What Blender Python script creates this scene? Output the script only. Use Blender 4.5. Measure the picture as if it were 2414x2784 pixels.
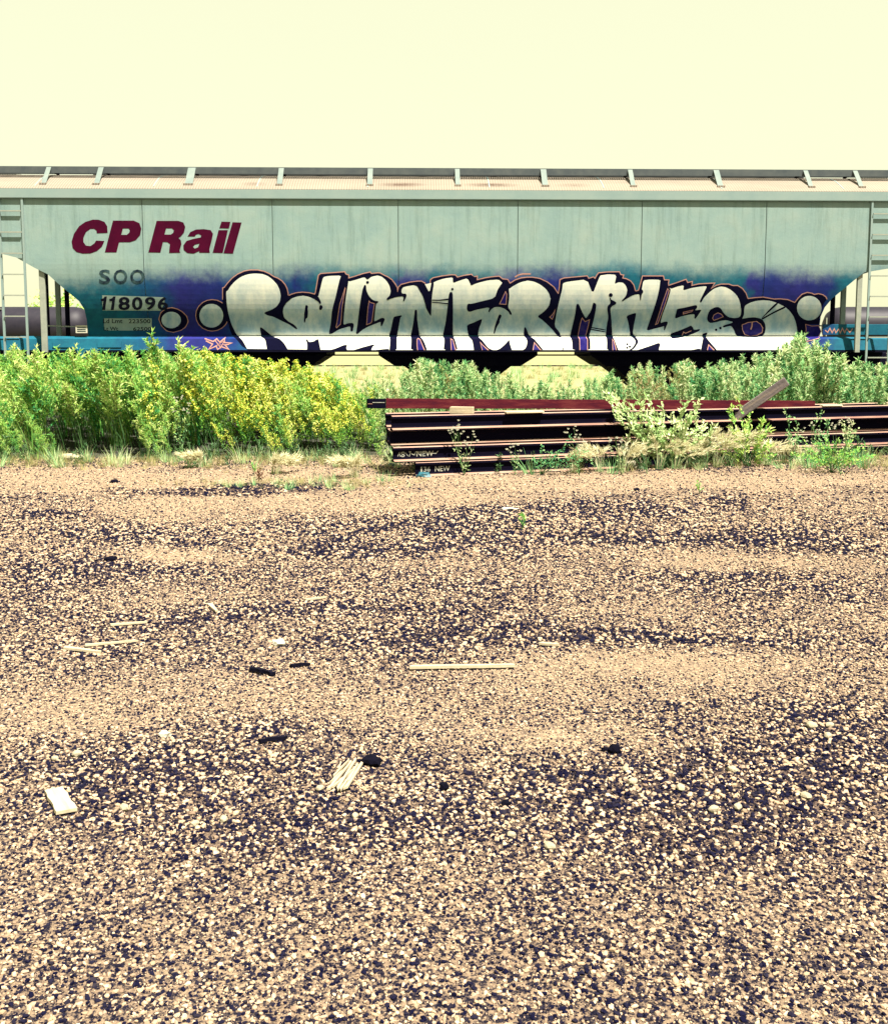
import bpy, bmesh, math, random
import numpy as np
from mathutils import Vector, Matrix
from mathutils.geometry import tessellate_polygon

# ---------------------------------------------------------------- camera, sky, sun, exposure
scene = bpy.context.scene
for o in list(bpy.data.objects):
    bpy.data.objects.remove(o, do_unlink=True)
C = scene.collection
R = math.radians
W0, H0, FPX = 2414.0, 2784.0, 2757.0        # photograph size and focal length in its pixels
CX, CY, PITCH, CAMZ = 1207.0, 1221.0, R(5.8), 1.6

cam_d = bpy.data.cameras.new('camera')
cam = bpy.data.objects.new('camera', cam_d); C.objects.link(cam)
cam.location = (0, 0, CAMZ); cam.rotation_euler = (R(90) - PITCH, 0, 0)
cam_d.sensor_fit = 'HORIZONTAL'; cam_d.sensor_width = 36.0
cam_d.lens = FPX / W0 * 36.0
cam_d.shift_y = -(H0 / 2 - CY) / W0
cam_d.clip_start = 0.05; cam_d.clip_end = 6000
scene.camera = cam

SUN = Vector((0.28, -0.33, 0.90)).normalized()      # towards the sun
world = bpy.data.worlds.new('World'); scene.world = world; world.use_nodes = True
wn = world.node_tree; wn.nodes.clear()
w_out = wn.nodes.new('ShaderNodeOutputWorld'); w_bg = wn.nodes.new('ShaderNodeBackground')
w_sky = wn.nodes.new('ShaderNodeTexSky'); w_sky.sky_type = 'NISHITA'; w_sky.sun_disc = False
w_sky.sun_elevation = math.asin(SUN.z); w_sky.sun_rotation = math.atan2(SUN.x, SUN.y)
w_sky.air_density = 1.0; w_sky.dust_density = 3.0
w_mix = wn.nodes.new('ShaderNodeMix'); w_mix.data_type = 'RGBA'
w_mix.inputs['Factor'].default_value = 0.9
w_mix.inputs['B'].default_value = (2.72, 2.68, 1.66, 1)       # thin bright cream haze over the whole sky
wn.links.new(w_sky.outputs['Color'], w_mix.inputs['A'])
wn.links.new(w_mix.outputs['Result'], w_bg.inputs['Color'])
w_bg.inputs['Strength'].default_value = 0.10
wn.links.new(w_bg.outputs['Background'], w_out.inputs['Surface'])

sun_d = bpy.data.lights.new('sun', 'SUN'); sun_d.energy = 5.0; sun_d.angle = R(0.5); sun_d.color = (1.0, 0.93, 0.80)
sun_o = bpy.data.objects.new('sun', sun_d); C.objects.link(sun_o)
sun_o.rotation_euler = SUN.to_track_quat('Z', 'Y').to_euler(); sun_o.location = (6, -6, 20)

vs = scene.view_settings
scene.display_settings.display_device = 'sRGB'
vs.view_transform = 'Standard'; vs.look = 'None'; vs.gamma = 1.0; vs.exposure = 1.9
vs.use_curve_mapping = False
scene.cycles.max_bounces = 6; scene.cycles.diffuse_bounces = 3; scene.cycles.transparent_max_bounces = 6

# ---------------------------------------------------------------- helpers
_f = Vector((0, math.cos(PITCH), -math.sin(PITCH))); _u = Vector((0, math.sin(PITCH), math.cos(PITCH)))
def ray(px, py):
    return Vector((1, 0, 0)) * ((px - CX) / FPX) + _u * (-(py - CY) / FPX) + _f
def at(px, py, Y):                                   # point seen at a pixel at depth Y
    d = ray(px, py); t = Y / d.y
    return Vector((d.x * t, Y, CAMZ + d.z * t))
def on_ground(px, py, z=0.0):                        # point seen at a pixel on the level z
    d = ray(px, py); t = (z - CAMZ) / d.z
    return Vector((d.x * t, d.y * t, z))
def to_px(X, Y, Z):                                  # numpy: world to pixel
    dx = X; dy = Y; dz = Z - CAMZ
    dep = dy * math.cos(PITCH) - dz * math.sin(PITCH)
    up = dy * math.sin(PITCH) + dz * math.cos(PITCH)
    return CX + FPX * dx / dep, CY - FPX * up / dep

def link(o, parent=None):
    C.objects.link(o)
    if parent is not None: o.parent = parent
    return o
def mesh_obj(name, verts, faces, mat=None, parent=None, smooth=False):
    me = bpy.data.meshes.new(name); me.from_pydata([tuple(v) for v in verts], [], [tuple(f) for f in faces]); me.update()
    if mat is not None:
        for m in (mat if isinstance(mat, (list, tuple)) else [mat]): me.materials.append(m)
    if smooth: me.shade_smooth()
    return link(bpy.data.objects.new(name, me), parent)
def bm_obj(name, bm, mat=None, parent=None, smooth=False, recalc=True):
    if recalc: bmesh.ops.recalc_face_normals(bm, faces=bm.faces)
    me = bpy.data.meshes.new(name); bm.to_mesh(me); bm.free()
    if mat is not None: me.materials.append(mat)
    if smooth: me.shade_smooth()
    return link(bpy.data.objects.new(name, me), parent)
def tag(o, label=None, cat=None, group=None, kind=None):
    if label: o['label'] = label
    if cat: o['category'] = cat
    if group: o['group'] = group
    if kind: o['kind'] = kind
    return o
def empty(name, loc=(0, 0, 0), rz=0.0):
    o = bpy.data.objects.new(name, None); o.empty_display_size = 0.2; C.objects.link(o)
    o.location = loc; o.rotation_euler = (0, 0, rz); return o
def bx(bm, x0, x1, y0, y1, z0, z1, M=None, bevel=0.0):
    g = bmesh.ops.create_cube(bm, size=1.0)
    for v in g['verts']:
        v.co = Vector(((x0 + x1) / 2 + v.co.x * (x1 - x0), (y0 + y1) / 2 + v.co.y * (y1 - y0), (z0 + z1) / 2 + v.co.z * (z1 - z0)))
    vs_ = g['verts']
    if bevel:
        es = list({e for v in vs_ for e in v.link_edges})
        r = bmesh.ops.bevel(bm, geom=es, offset=bevel, segments=1, affect='EDGES')
        vs_ = list({v for f in r['faces'] for v in f.verts} | {v for v in vs_ if v.is_valid})
    if M is not None:
        for v in vs_: v.co = M @ v.co
def box(name, x0, x1, y0, y1, z0, z1, mat, parent=None, bevel=0.0, M=None):
    bm = bmesh.new(); bx(bm, x0, x1, y0, y1, z0, z1, M, bevel); return bm_obj(name, bm, mat, parent)
def cyl(bm, p0, p1, r0, r1=None, n=12, caps=True):
    p0 = Vector(p0); p1 = Vector(p1); r1 = r0 if r1 is None else r1
    a = (p1 - p0).normalized(); b = a.orthogonal().normalized(); c = a.cross(b)
    A = [bm.verts.new(p0 + (b * math.cos(t) + c * math.sin(t)) * r0) for t in [2 * math.pi * k / n for k in range(n)]]
    B = [bm.verts.new(p1 + (b * math.cos(t) + c * math.sin(t)) * r1) for t in [2 * math.pi * k / n for k in range(n)]]
    for k in range(n): bm.faces.new((A[k], A[(k + 1) % n], B[(k + 1) % n], B[k]))
    if caps: bm.faces.new(A[::-1]); bm.faces.new(B)
def extrude_profile(name, prof, x0, x1, mat, parent=None, M=None, smooth=False):   # prof: (y,z) loop, along x
    n = len(prof)
    v = [(x0, y, z) for y, z in prof] + [(x1, y, z) for y, z in prof]
    f = [(k, (k + 1) % n, (k + 1) % n + n, k + n) for k in range(n)] + [tuple(range(n - 1, -1, -1)), tuple(range(n, 2 * n))]
    bm = bmesh.new()
    bv = [bm.verts.new(M @ Vector(p) if M is not None else p) for p in v]
    for q in f: bm.faces.new([bv[i] for i in q])
    return bm_obj(name, bm, mat, parent, smooth)

# ---------------------------------------------------------------- value noise in numpy
_rng0 = np.random.default_rng(11)
_tab = _rng0.random((256, 256))
def vnoise(x, y):
    xi = np.floor(x).astype(int); yi = np.floor(y).astype(int); fx = x - xi; fy = y - yi
    fx = fx * fx * (3 - 2 * fx); fy = fy * fy * (3 - 2 * fy)
    g = lambda a, b: _tab[a & 255, b & 255]
    return (g(xi, yi) * (1 - fx) + g(xi + 1, yi) * fx) * (1 - fy) + (g(xi, yi + 1) * (1 - fx) + g(xi + 1, yi + 1) * fx) * fy
def fbm(x, y, o=4):
    s = 0; a = 0.5; t = 0
    for k in range(o):
        s = s + a * vnoise(x * 2 ** k + 17 * k, y * 2 ** k + 31 * k); t += a; a *= 0.5
    return s / t

# ---------------------------------------------------------------- materials
def new_mat(name):
    m = bpy.data.materials.new(name); m.use_nodes = True
    nt = m.node_tree; b = nt.nodes['Principled BSDF']; return m, nt, b
def nd(nt, t, **kw):
    n = nt.nodes.new(t)
    for k, v in kw.items(): setattr(n, k, v)
    return n
def ramp(nt, stops, fac):
    r = nd(nt, 'ShaderNodeValToRGB'); e = r.color_ramp.elements
    while len(e) < len(stops): e.new(0.5)
    for k, (p, c) in enumerate(stops): e[k].position = p; e[k].color = (*c, 1) if len(c) == 3 else c
    nt.links.new(fac, r.inputs['Fac']); return r
def noise(nt, scale, detail=4, rough=0.6, vec=None, mapping=None):
    n = nd(nt, 'ShaderNodeTexNoise'); n.inputs['Scale'].default_value = scale; n.inputs['Detail'].default_value = detail
    n.inputs['Roughness'].default_value = rough
    tc = nd(nt, 'ShaderNodeTexCoord'); src = vec or tc.outputs['Object']
    if mapping:
        mp = nd(nt, 'ShaderNodeMapping'); mp.inputs['Scale'].default_value = mapping; nt.links.new(src, mp.inputs['Vector']); src = mp.outputs['Vector']
    nt.links.new(src, n.inputs['Vector']); return n
AL = 0.66
def dim(c, k=None): return tuple(v * (AL if k is None else k) for v in c)
def surf(name, stops, scale=3.0, rough=0.7, metal=0.0, bump=0.0, bscale=40.0, mapping=None, spec=0.4):
    """colour from noise along a ramp, fine bump"""
    m, nt, b = new_mat(name)
    n = noise(nt, scale, 6, 0.65, mapping=mapping); r = ramp(nt, [(p_, dim(c_)) for p_, c_ in stops], n.outputs['Fac'])
    nt.links.new(r.outputs['Color'], b.inputs['Base Color'])
    b.inputs['Roughness'].default_value = rough; b.inputs['Metallic'].default_value = metal
    b.inputs['Specular IOR Level'].default_value = spec
    if bump:
        n2 = noise(nt, bscale, 4, 0.6); bp = nd(nt, 'ShaderNodeBump'); bp.inputs['Strength'].default_value = bump
        bp.inputs['Distance'].default_value = 0.01
        nt.links.new(n2.outputs['Fac'], bp.inputs['Height']); nt.links.new(bp.outputs['Normal'], b.inputs['Normal'])
    return m
def leaf_mat(name, cols, trans=0.35, rough=0.55):
    m, nt, b = new_mat(name)
    oi = nd(nt, 'ShaderNodeObjectInfo'); geo = nd(nt, 'ShaderNodeNewGeometry')
    ad = nd(nt, 'ShaderNodeMath', operation='ADD'); ml = nd(nt, 'ShaderNodeMath', operation='MULTIPLY'); ml.inputs[1].default_value = 0.5
    nt.links.new(oi.outputs['Random'], ad.inputs[0]); nt.links.new(geo.outputs['Random Per Island'], ad.inputs[1])
    nt.links.new(ad.outputs[0], ml.inputs[0])
    k = len(cols); r = ramp(nt, [(i / (k - 1) * 0.8 + 0.1, dim(c)) for i, c in enumerate(cols)], ml.outputs[0])
    nt.links.new(r.outputs['Color'], b.inputs['Base Color']); b.inputs['Roughness'].default_value = rough
    b.inputs['Specular IOR Level'].default_value = 0.25
    tr = nd(nt, 'ShaderNodeBsdfTranslucent'); nt.links.new(r.outputs['Color'], tr.inputs['Color'])
    mx = nd(nt, 'ShaderNodeMixShader'); mx.inputs[0].default_value = trans
    nt.links.new(b.outputs['BSDF'], mx.inputs[1]); nt.links.new(tr.outputs['BSDF'], mx.inputs[2])
    nt.links.new(mx.outputs[0], nt.nodes['Material Output'].inputs['Surface']); return m

M = {}
M['ink'] = surf('black_spray_paint', [(0.3, (0.0015, 0.0015, 0.016)), (0.7, (0.003, 0.003, 0.024))], 9, 0.8, spec=0.05)

M['salmon'] = surf('salmon_spray_line', [(0.3, (0.42, 0.20, 0.17)), (0.7, (0.55, 0.28, 0.23))], 8, 0.6)
M['violet'] = surf('violet_spray_paint', [(0.3, (0.008, 0.006, 0.11)), (0.5, (0.015, 0.010, 0.15)), (0.75, (0.06, 0.045, 0.20))], 6, 0.7, spec=0.08)
M['maroon_letter'] = surf('maroon_lettering', [(0.3, (0.042, 0.0006, 0.014)), (0.7, (0.064, 0.001, 0.019))], 4, 0.7, spec=0.04)
M['letter'] = surf('black_lettering', [(0.3, (0.004, 0.005, 0.016)), (0.7, (0.008, 0.010, 0.025))], 12, 0.7, spec=0.08)
M['fadeletter'] = surf('faded_lettering', [(0.40, (0.006, 0.014, 0.03)), (0.66, (0.05, 0.10, 0.11))], 9, 0.7, spec=0.1)
M['stencil'] = surf('pale_stencil_patch', [(0.3, (0.24, 0.34, 0.33)), (0.7, (0.36, 0.45, 0.40))], 5, 0.6, spec=0.1)
M['galv'] = surf('galvanised_steel', [(0.3, (0.25, 0.28, 0.24)), (0.7, (0.36, 0.38, 0.31))], 6, 0.55, bump=0.05, spec=0.4)
M['dark_under'] = surf('underframe_black', [(0.3, (0.002, 0.002, 0.012)), (0.7, (0.006, 0.005, 0.016))], 5, 0.85, bump=0.1, spec=0.05)
M['wheel'] = surf('wheel_steel', [(0.3, (0.02, 0.015, 0.02)), (0.7, (0.06, 0.035, 0.03))], 5, 0.6, metal=0.3)
M['roof'] = surf('roof_pale_paint', [(0.25, (0.225, 0.190, 0.155)), (0.5, (0.268, 0.230, 0.185)), (0.75, (0.295, 0.256, 0.205))], 1.2, 0.6, mapping=(0.5, 2, 2), spec=0.2)
_nt = M['roof'].node_tree; _w = nd(_nt, 'ShaderNodeTexWave', wave_type='BANDS', bands_direction='X'); _w.inputs['Scale'].default_value = 6.2; _w.inputs['Distortion'].default_value = 0.6
_tc = nd(_nt, 'ShaderNodeTexCoord'); _nt.links.new(_tc.outputs['Object'], _w.inputs['Vector'])
_b = nd(_nt, 'ShaderNodeBump'); _b.inputs['Strength'].default_value = 0.8; _b.inputs['Distance'].default_value = 0.012
_nt.links.new(_w.outputs['Fac'], _b.inputs['Height']); _nt.links.new(_b.outputs['Normal'], _nt.nodes['Principled BSDF'].inputs['Normal'])
M['rust_rail'] = surf('rusted_rail_steel', [(0.3, (0.0015, 0.001, 0.008)), (0.60, (0.003, 0.002, 0.010)), (0.78, (0.016, 0.006, 0.010))], 7, 0.9, 0.0, 0.3, 60, (0.4, 3, 3), spec=0.04)
M['board_steel'] = surf('shade_dark_walkway_steel', [(0.3, (0.055, 0.07, 0.08)), (0.7, (0.095, 0.11, 0.11))], 6, 0.7, spec=0.15)  # dark tone takes in the shade on the walkway flange and coaming
M['rail_lit_top'] = surf('rail_lit_rust', [(0.3, (0.16, 0.06, 0.05)), (0.5, (0.32, 0.18, 0.13)), (0.72, (0.42, 0.33, 0.24))], 4, 0.6, 0.1, 0.2, 70, (0.35, 4, 4))  # paler rust with the sunlight on the rail tops painted in
M['beam_red'] = surf('maroon_rusted_beam', [(0.28, (0.035, 0.003, 0.014)), (0.5, (0.085, 0.008, 0.016)), (0.72, (0.15, 0.03, 0.03))], 6, 0.8, 0.0, 0.3, 50, (0.5, 3, 3), spec=0.08)
M['wood_new'] = surf('pale_cut_wood', [(0.3, (0.38, 0.30, 0.19)), (0.5, (0.50, 0.42, 0.28)), (0.7, (0.58, 0.51, 0.36))], 5, 0.75, 0, 0.25, 30, (0.6, 8, 8))
M['wood_grey'] = surf('weathered_grey_wood', [(0.3, (0.07, 0.06, 0.07)), (0.5, (0.16, 0.13, 0.13)), (0.7, (0.27, 0.21, 0.17))], 5, 0.85, 0, 0.5, 25, (0.5, 9, 9))
M['chalk'] = surf('chalk_paint', [(0.35, (0.22, 0.24, 0.22)), (0.6, (0.42, 0.42, 0.34))], 14, 0.9)
M['coal'] = surf('black_clinker', [(0.3, (0.0015, 0.0015, 0.008)), (0.7, (0.006, 0.005, 0.014))], 20, 0.9, 0, 0.6, 60, spec=0.06)
M['stone_pale'] = surf('pale_stone', [(0.3, (0.34, 0.29, 0.19)), (0.7, (0.50, 0.44, 0.31))], 18, 0.85, 0, 0.4, 60)
M['teal_plastic'] = surf('teal_plastic', [(0.3, (0.01, 0.06, 0.10)), (0.7, (0.03, 0.16, 0.20))], 9, 0.4)
M['paper'] = surf('white_paper', [(0.3, (0.48, 0.46, 0.36)), (0.7, (0.60, 0.58, 0.46))], 9, 0.8)
M['pipe'] = surf('pale_pipe', [(0.3, (0.36, 0.33, 0.24)), (0.7, (0.50, 0.46, 0.34))], 9, 0.6)
M['tie'] = surf('creosoted_tie', [(0.3, (0.02, 0.017, 0.02)), (0.7, (0.06, 0.05, 0.045))], 6, 0.9, 0, 0.5)
M['tank'] = surf('tank_black_paint', [(0.3, (0.010, 0.009, 0.020)), (0.7, (0.022, 0.018, 0.03))], 2, 0.55, spec=0.2)
M['bark'] = surf('bark', [(0.3, (0.05, 0.04, 0.03)), (0.7, (0.12, 0.09, 0.06))], 5, 0.9, 0, 0.5)
M['soil'] = surf('ballast_soil', [(0.3, (0.10, 0.08, 0.06)), (0.7, (0.22, 0.17, 0.11))], 3, 0.9, 0, 0.5)
M['stem_g'] = leaf_mat('green_stem', [(0.03, 0.10, 0.035), (0.10, 0.20, 0.06)], 0.1)
M['bracket'] = surf('bracket_steel', [(0.3, (0.15, 0.20, 0.19)), (0.7, (0.21, 0.25, 0.23))], 6, 0.65, spec=0.15)
M['stem_d'] = leaf_mat('dry_stem', [(0.22, 0.17, 0.08), (0.34, 0.28, 0.14)], 0.1)
M['leaf_g'] = leaf_mat('weed_leaf', [(0.04, 0.32, 0.12), (0.22, 0.60, 0.12), (0.62, 0.86, 0.20), (0.95, 0.97, 0.46)], 0.45)
M['leaf_y'] = leaf_mat('clover_leaf', [(0.06, 0.40, 0.07), (0.36, 0.70, 0.10), (0.74, 0.84, 0.16)], 0.42)
M['petal_y'] = leaf_mat('yellow_petal', [(0.82, 0.82, 0.08), (0.92, 0.90, 0.16), (0.95, 0.93, 0.36)], 0.3)
M['leaf_s'] = leaf_mat('sage_leaf', [(0.06, 0.34, 0.14), (0.28, 0.60, 0.24), (0.62, 0.82, 0.38), (0.95, 0.96, 0.60)], 0.45)
M['leaf_p'] = leaf_mat('pale_shrub_leaf', [(0.38, 0.62, 0.22), (0.84, 0.92, 0.50), (0.98, 0.98, 0.70)], 0.3)
M['petal_w'] = leaf_mat('white_petal', [(0.50, 0.50, 0.38), (0.62, 0.60, 0.46)], 0.2)
M['plume'] = leaf_mat('pale_plume', [(0.85, 0.80, 0.50), (0.98, 0.94, 0.66)], 0.35)
M['dry'] = leaf_mat('dry_grass_blade', [(0.36, 0.30, 0.14), (0.50, 0.44, 0.20), (0.36, 0.42, 0.12)], 0.3)
M['rustplant'] = leaf_mat('rust_brown_leaf', [(0.14, 0.05, 0.025), (0.24, 0.11, 0.05)], 0.2)

# ---------------------------------------------------------------- the ground: one sheet to the horizon
RAILZ = 0.50; TRACK_Y = 21.6; YAW = R(1.5)
def blobs(px, py, L):
    s = 0.0
    for (cx, cy, rx, ry, a) in L:
        s = s + a * np.exp(-(((px - cx) / rx) ** 2 + ((py - cy) / ry) ** 2))
    return s
DARK = [(1700, 1430, 500, 60, .22), (1250, 1460, 260, 40, .25), (700, 1740, 600, 50, .2), (1200, 2260, 1600, 220, .28), (1200, 2700, 1800, 300, .2), (640, 1332, 260, 13, .9), (900, 1318, 160, 10, .7), (150, 1403, 80, 13, 1.1), (430, 1462, 220, 26, .45), (880, 1440, 200, 34, .5), (880, 1500, 170, 20, .45),
        (180, 1560, 190, 60, .4), (480, 1570, 260, 30, .4), (1060, 1500, 180, 14, .5), (1200, 1420, 150, 26, .5), (1600, 1392, 330, 30, .5), (1960, 1362, 70, 14, .9), (1900, 1460, 420, 24, .6), (2240, 1480, 160, 40, .5),
        (1830, 1565, 220, 18, .5), (2120, 1580, 180, 36, .7), (1340, 1640, 260, 60, .35), (860, 1660, 320, 18, .6), (420, 1690, 300, 40, .35), (1120, 1740, 330, 24, .6), (1420, 1726, 200, 18, .7), (1750, 1740, 330, 18, .55),
        (1080, 1790, 160, 20, .5), (600, 1800, 300, 26, .3), (2250, 1960, 130, 60, .8), (2050, 2110, 320, 110, .6), (1600, 2130, 300, 60, .35), (380, 2080, 280, 60, .45), (300, 2180, 300, 70, .35), (1100, 2260, 500, 60, .35),
        (750, 1980, 200, 26, .4), (1950, 2280, 420, 120, .4), (1400, 1960, 90, 16, .35), (1860, 1930, 90, 20, .3)]
PALE = [(480, 1515, 190, 20, 1.0), (380, 1300, 420, 32, 1.0), (1000, 1360, 500, 26, .8), (500, 1380, 450, 30, .6), (1500, 1305, 900, 26, .9), (1950, 1525, 420, 26, .7), (1050, 1450, 140, 16, .5), (1600, 1860, 420, 60, .4), (2000, 1800, 300, 30, .5),
        (620, 1900, 420, 60, .35), (1250, 1960, 350, 60, .35), (1600, 1660, 200, 24, .35), (1480, 2000, 300, 40, .4), (250, 1960, 250, 40, .4)]
ARCS = [([(1320, 1380), (1150, 1402), (1000, 1452), (860, 1492)], 9, .5), ([(480, 1692), (700, 1668), (980, 1652)], 11, .5), ([(1060, 1722), (1350, 1726), (1600, 1738), (1900, 1742), (2160, 1748)], 11, .5),
        ([(1480, 1462), (1800, 1470), (2100, 1474), (2330, 1482)], 10, .5), ([(300, 1336), (500, 1336), (700, 1336), (860, 1326)], 7, .6), ([(100, 1555), (300, 1540), (560, 1560)], 9, .3), ([(2060, 1560), (2200, 1590), (2330, 1640)], 12, .4)]
def coarse(x, y):                                    # 0 fine pale sand .. 1 coarse dark gravel
    px, py = to_px(x, y, np.zeros_like(x))
    w = 26.0 * (fbm(x * 1.3 + 5, y * 1.3, 3) - 0.5)
    px2 = px + 3 * w; py2 = py + w
    c = 0.42 + blobs(px2, py2, DARK) - blobs(px2, py2, PALE) * 0.75 + 0.9 * (fbm(x * 1.1, y * 1.6 + 9, 4) - 0.5)
    for pts, wd, am in ARCS:
        dmin = np.full(x.shape, 1e9)
        for (ax, ay), (bx2, by2) in zip(pts, pts[1:]):
            t = np.clip(((px2 - ax) * (bx2 - ax) + (py2 - ay) * (by2 - ay) * 16) / ((bx2 - ax) ** 2 + 16 * (by2 - ay) ** 2), 0, 1)
            dmin = np.minimum(dmin, np.hypot((px2 - ax - t * (bx2 - ax)) / 3, py2 - ay - t * (by2 - ay)))
        c = c + am * np.exp(-(dmin / wd) ** 2)
    return np.clip(0.5 + (c - 0.44) * 1.1, 0, 1.3)
def height(x, y):
    h = 0.05 * (fbm(x * 0.5 + 3, y * 0.5, 3) - 0.5) + 0.03 * (fbm(x * 1.7, y * 1.7, 3) - 0.5)
    h = h * np.clip(1.2 - y / 40, 0.2, 1)
    yc = y - x * math.tan(YAW)
    s = np.clip((yc - 15.5) / 3.0, 0, 1); s = s * s * (3 - 2 * s)
    d = np.clip((yc - 24.5) / 3.0, 0, 1); d = d * d * (3 - 2 * d)
    return h + 0.28 * s - 0.12 * d
def H(x, y): return float(height(np.array([x], float), np.array([y], float))[0])

def axis(lo, hi, step, far, n):
    core = np.arange(lo, hi + 1e-6, step); g = np.geomspace(step * 2, far, n)
    return core, g
cx_, gx = axis(-8.5, 8.5, 0.09, 1500, 34); xs = np.concatenate([(-8.5 - gx)[::-1], cx_, 8.5 + gx])
cy_, gy = axis(0.9, 27, 0.09, 2600, 36); ys = np.concatenate([(0.9 - np.geomspace(0.2, 300, 14))[::-1], cy_, 27 + gy])
XX, YY = np.meshgrid(xs, ys); ZZ = height(XX, YY)
nx, ny = len(xs), len(ys)
me = bpy.data.meshes.new('ground')
idx = np.arange(nx * ny).reshape(ny, nx)
quads = np.stack([idx[:-1, :-1], idx[:-1, 1:], idx[1:, 1:], idx[1:, :-1]], -1).reshape(-1, 4)
me.vertices.add(nx * ny); me.vertices.foreach_set('co', np.stack([XX, YY, ZZ], -1).astype(np.float32).ravel())
me.loops.add(quads.size); me.loops.foreach_set('vertex_index', quads.ravel().astype(np.int32))
me.polygons.add(len(quads)); me.polygons.foreach_set('loop_start', (np.arange(len(quads)) * 4).astype(np.int32))
me.update(calc_edges=True); me.shade_smooth()
near = (YY > 1.0) & (YY < 16) & (abs(XX) < 14)
cc = np.full(XX.shape, 0.35); cc[near] = coarse(XX[near], YY[near])
at_ = me.attributes.new('coarse', 'FLOAT', 'POINT'); at_.data.foreach_set('value', cc.astype(np.float32).ravel())
yc = YY - XX * math.tan(YAW)
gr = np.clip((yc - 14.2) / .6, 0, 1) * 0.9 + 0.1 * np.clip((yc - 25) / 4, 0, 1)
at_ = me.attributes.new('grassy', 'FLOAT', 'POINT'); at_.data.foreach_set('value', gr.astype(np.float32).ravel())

under_shade = np.clip((yc - 14.3) / .5, 0, 1) * np.clip((24 - yc) / 2, 0, 1)  # dark soil tone also paints in the deep shade under the weeds
at_ = me.attributes.new('litter', 'FLOAT', 'POINT'); at_.data.foreach_set('value', under_shade.astype(np.float32).ravel())
m, nt, b = new_mat('yard_ground')
ac = nd(nt, 'ShaderNodeAttribute', attribute_name='coarse'); ag = nd(nt, 'ShaderNodeAttribute', attribute_name='grassy')
n1 = noise(nt, 2.0, 6, 0.7); n2 = noise(nt, 55, 5, 0.75); n3 = noise(nt, 9, 5, 0.7)
sand = ramp(nt, [(0.30, (0.1596, 0.1134, 0.0798)), (0.5, (0.2604, 0.1898, 0.1243)), (0.70, (0.3192, 0.2394, 0.1554))], n3.outputs['Fac'])
grit = ramp(nt, [(0.38, (0.0032, 0.0032, 0.0128)), (0.46, (0.0240, 0.0200, 0.0280)), (0.52, (0.1920, 0.1376, 0.0920)), (0.66, (0.3200, 0.2400, 0.1560))], n2.outputs['Fac'])
mx1 = nd(nt, 'ShaderNodeMix', data_type='RGBA')
fm = nd(nt, 'ShaderNodeMapRange'); fm.inputs['From Min'].default_value = 0.0; fm.inputs['From Max'].default_value = 0.5; fm.inputs['To Min'].default_value = 0.55
nt.links.new(ac.outputs['Fac'], fm.inputs['Value']); nt.links.new(fm.outputs['Result'], mx1.inputs['Factor'])
nt.links.new(sand.outputs['Color'], mx1.inputs['A']); nt.links.new(grit.outputs['Color'], mx1.inputs['B'])
dk = ramp(nt, [(0.3, (1, 1, 1)), (1.0, (0.38, 0.36, 0.42))], ac.outputs['Fac'])
mul = nd(nt, 'ShaderNodeMix', data_type='RGBA', blend_type='MULTIPLY'); mul.inputs['Factor'].default_value = 1
nt.links.new(mx1.outputs['Result'], mul.inputs['A']); nt.links.new(dk.outputs['Color'], mul.inputs['B'])
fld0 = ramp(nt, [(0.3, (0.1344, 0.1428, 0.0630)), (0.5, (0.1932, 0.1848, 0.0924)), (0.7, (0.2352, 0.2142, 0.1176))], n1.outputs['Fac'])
as_ = nd(nt, 'ShaderNodeAttribute', attribute_name='litter'); fld = nd(nt, 'ShaderNodeMix', data_type='RGBA'); fld.inputs['B'].default_value = (0.022, 0.026, 0.022, 1)  # near-black ground colour standing in for shade below the thicket
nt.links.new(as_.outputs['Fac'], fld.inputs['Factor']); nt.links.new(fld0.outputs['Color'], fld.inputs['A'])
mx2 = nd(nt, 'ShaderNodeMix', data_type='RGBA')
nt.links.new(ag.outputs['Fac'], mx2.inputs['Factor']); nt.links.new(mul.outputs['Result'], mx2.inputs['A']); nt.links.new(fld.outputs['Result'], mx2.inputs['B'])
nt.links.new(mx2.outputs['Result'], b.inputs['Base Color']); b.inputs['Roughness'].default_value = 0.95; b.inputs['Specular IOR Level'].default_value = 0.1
bp = nd(nt, 'ShaderNodeBump'); bp.inputs['Strength'].default_value = 0.9; bp.inputs['Distance'].default_value = 0.012
nt.links.new(n2.outputs['Fac'], bp.inputs['Height']); nt.links.new(bp.outputs['Normal'], b.inputs['Normal'])
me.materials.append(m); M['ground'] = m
ground = link(bpy.data.objects.new('ground', me)); tag(ground, 'pale sandy gravel yard running back to dry grass', kind='structure')

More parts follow.
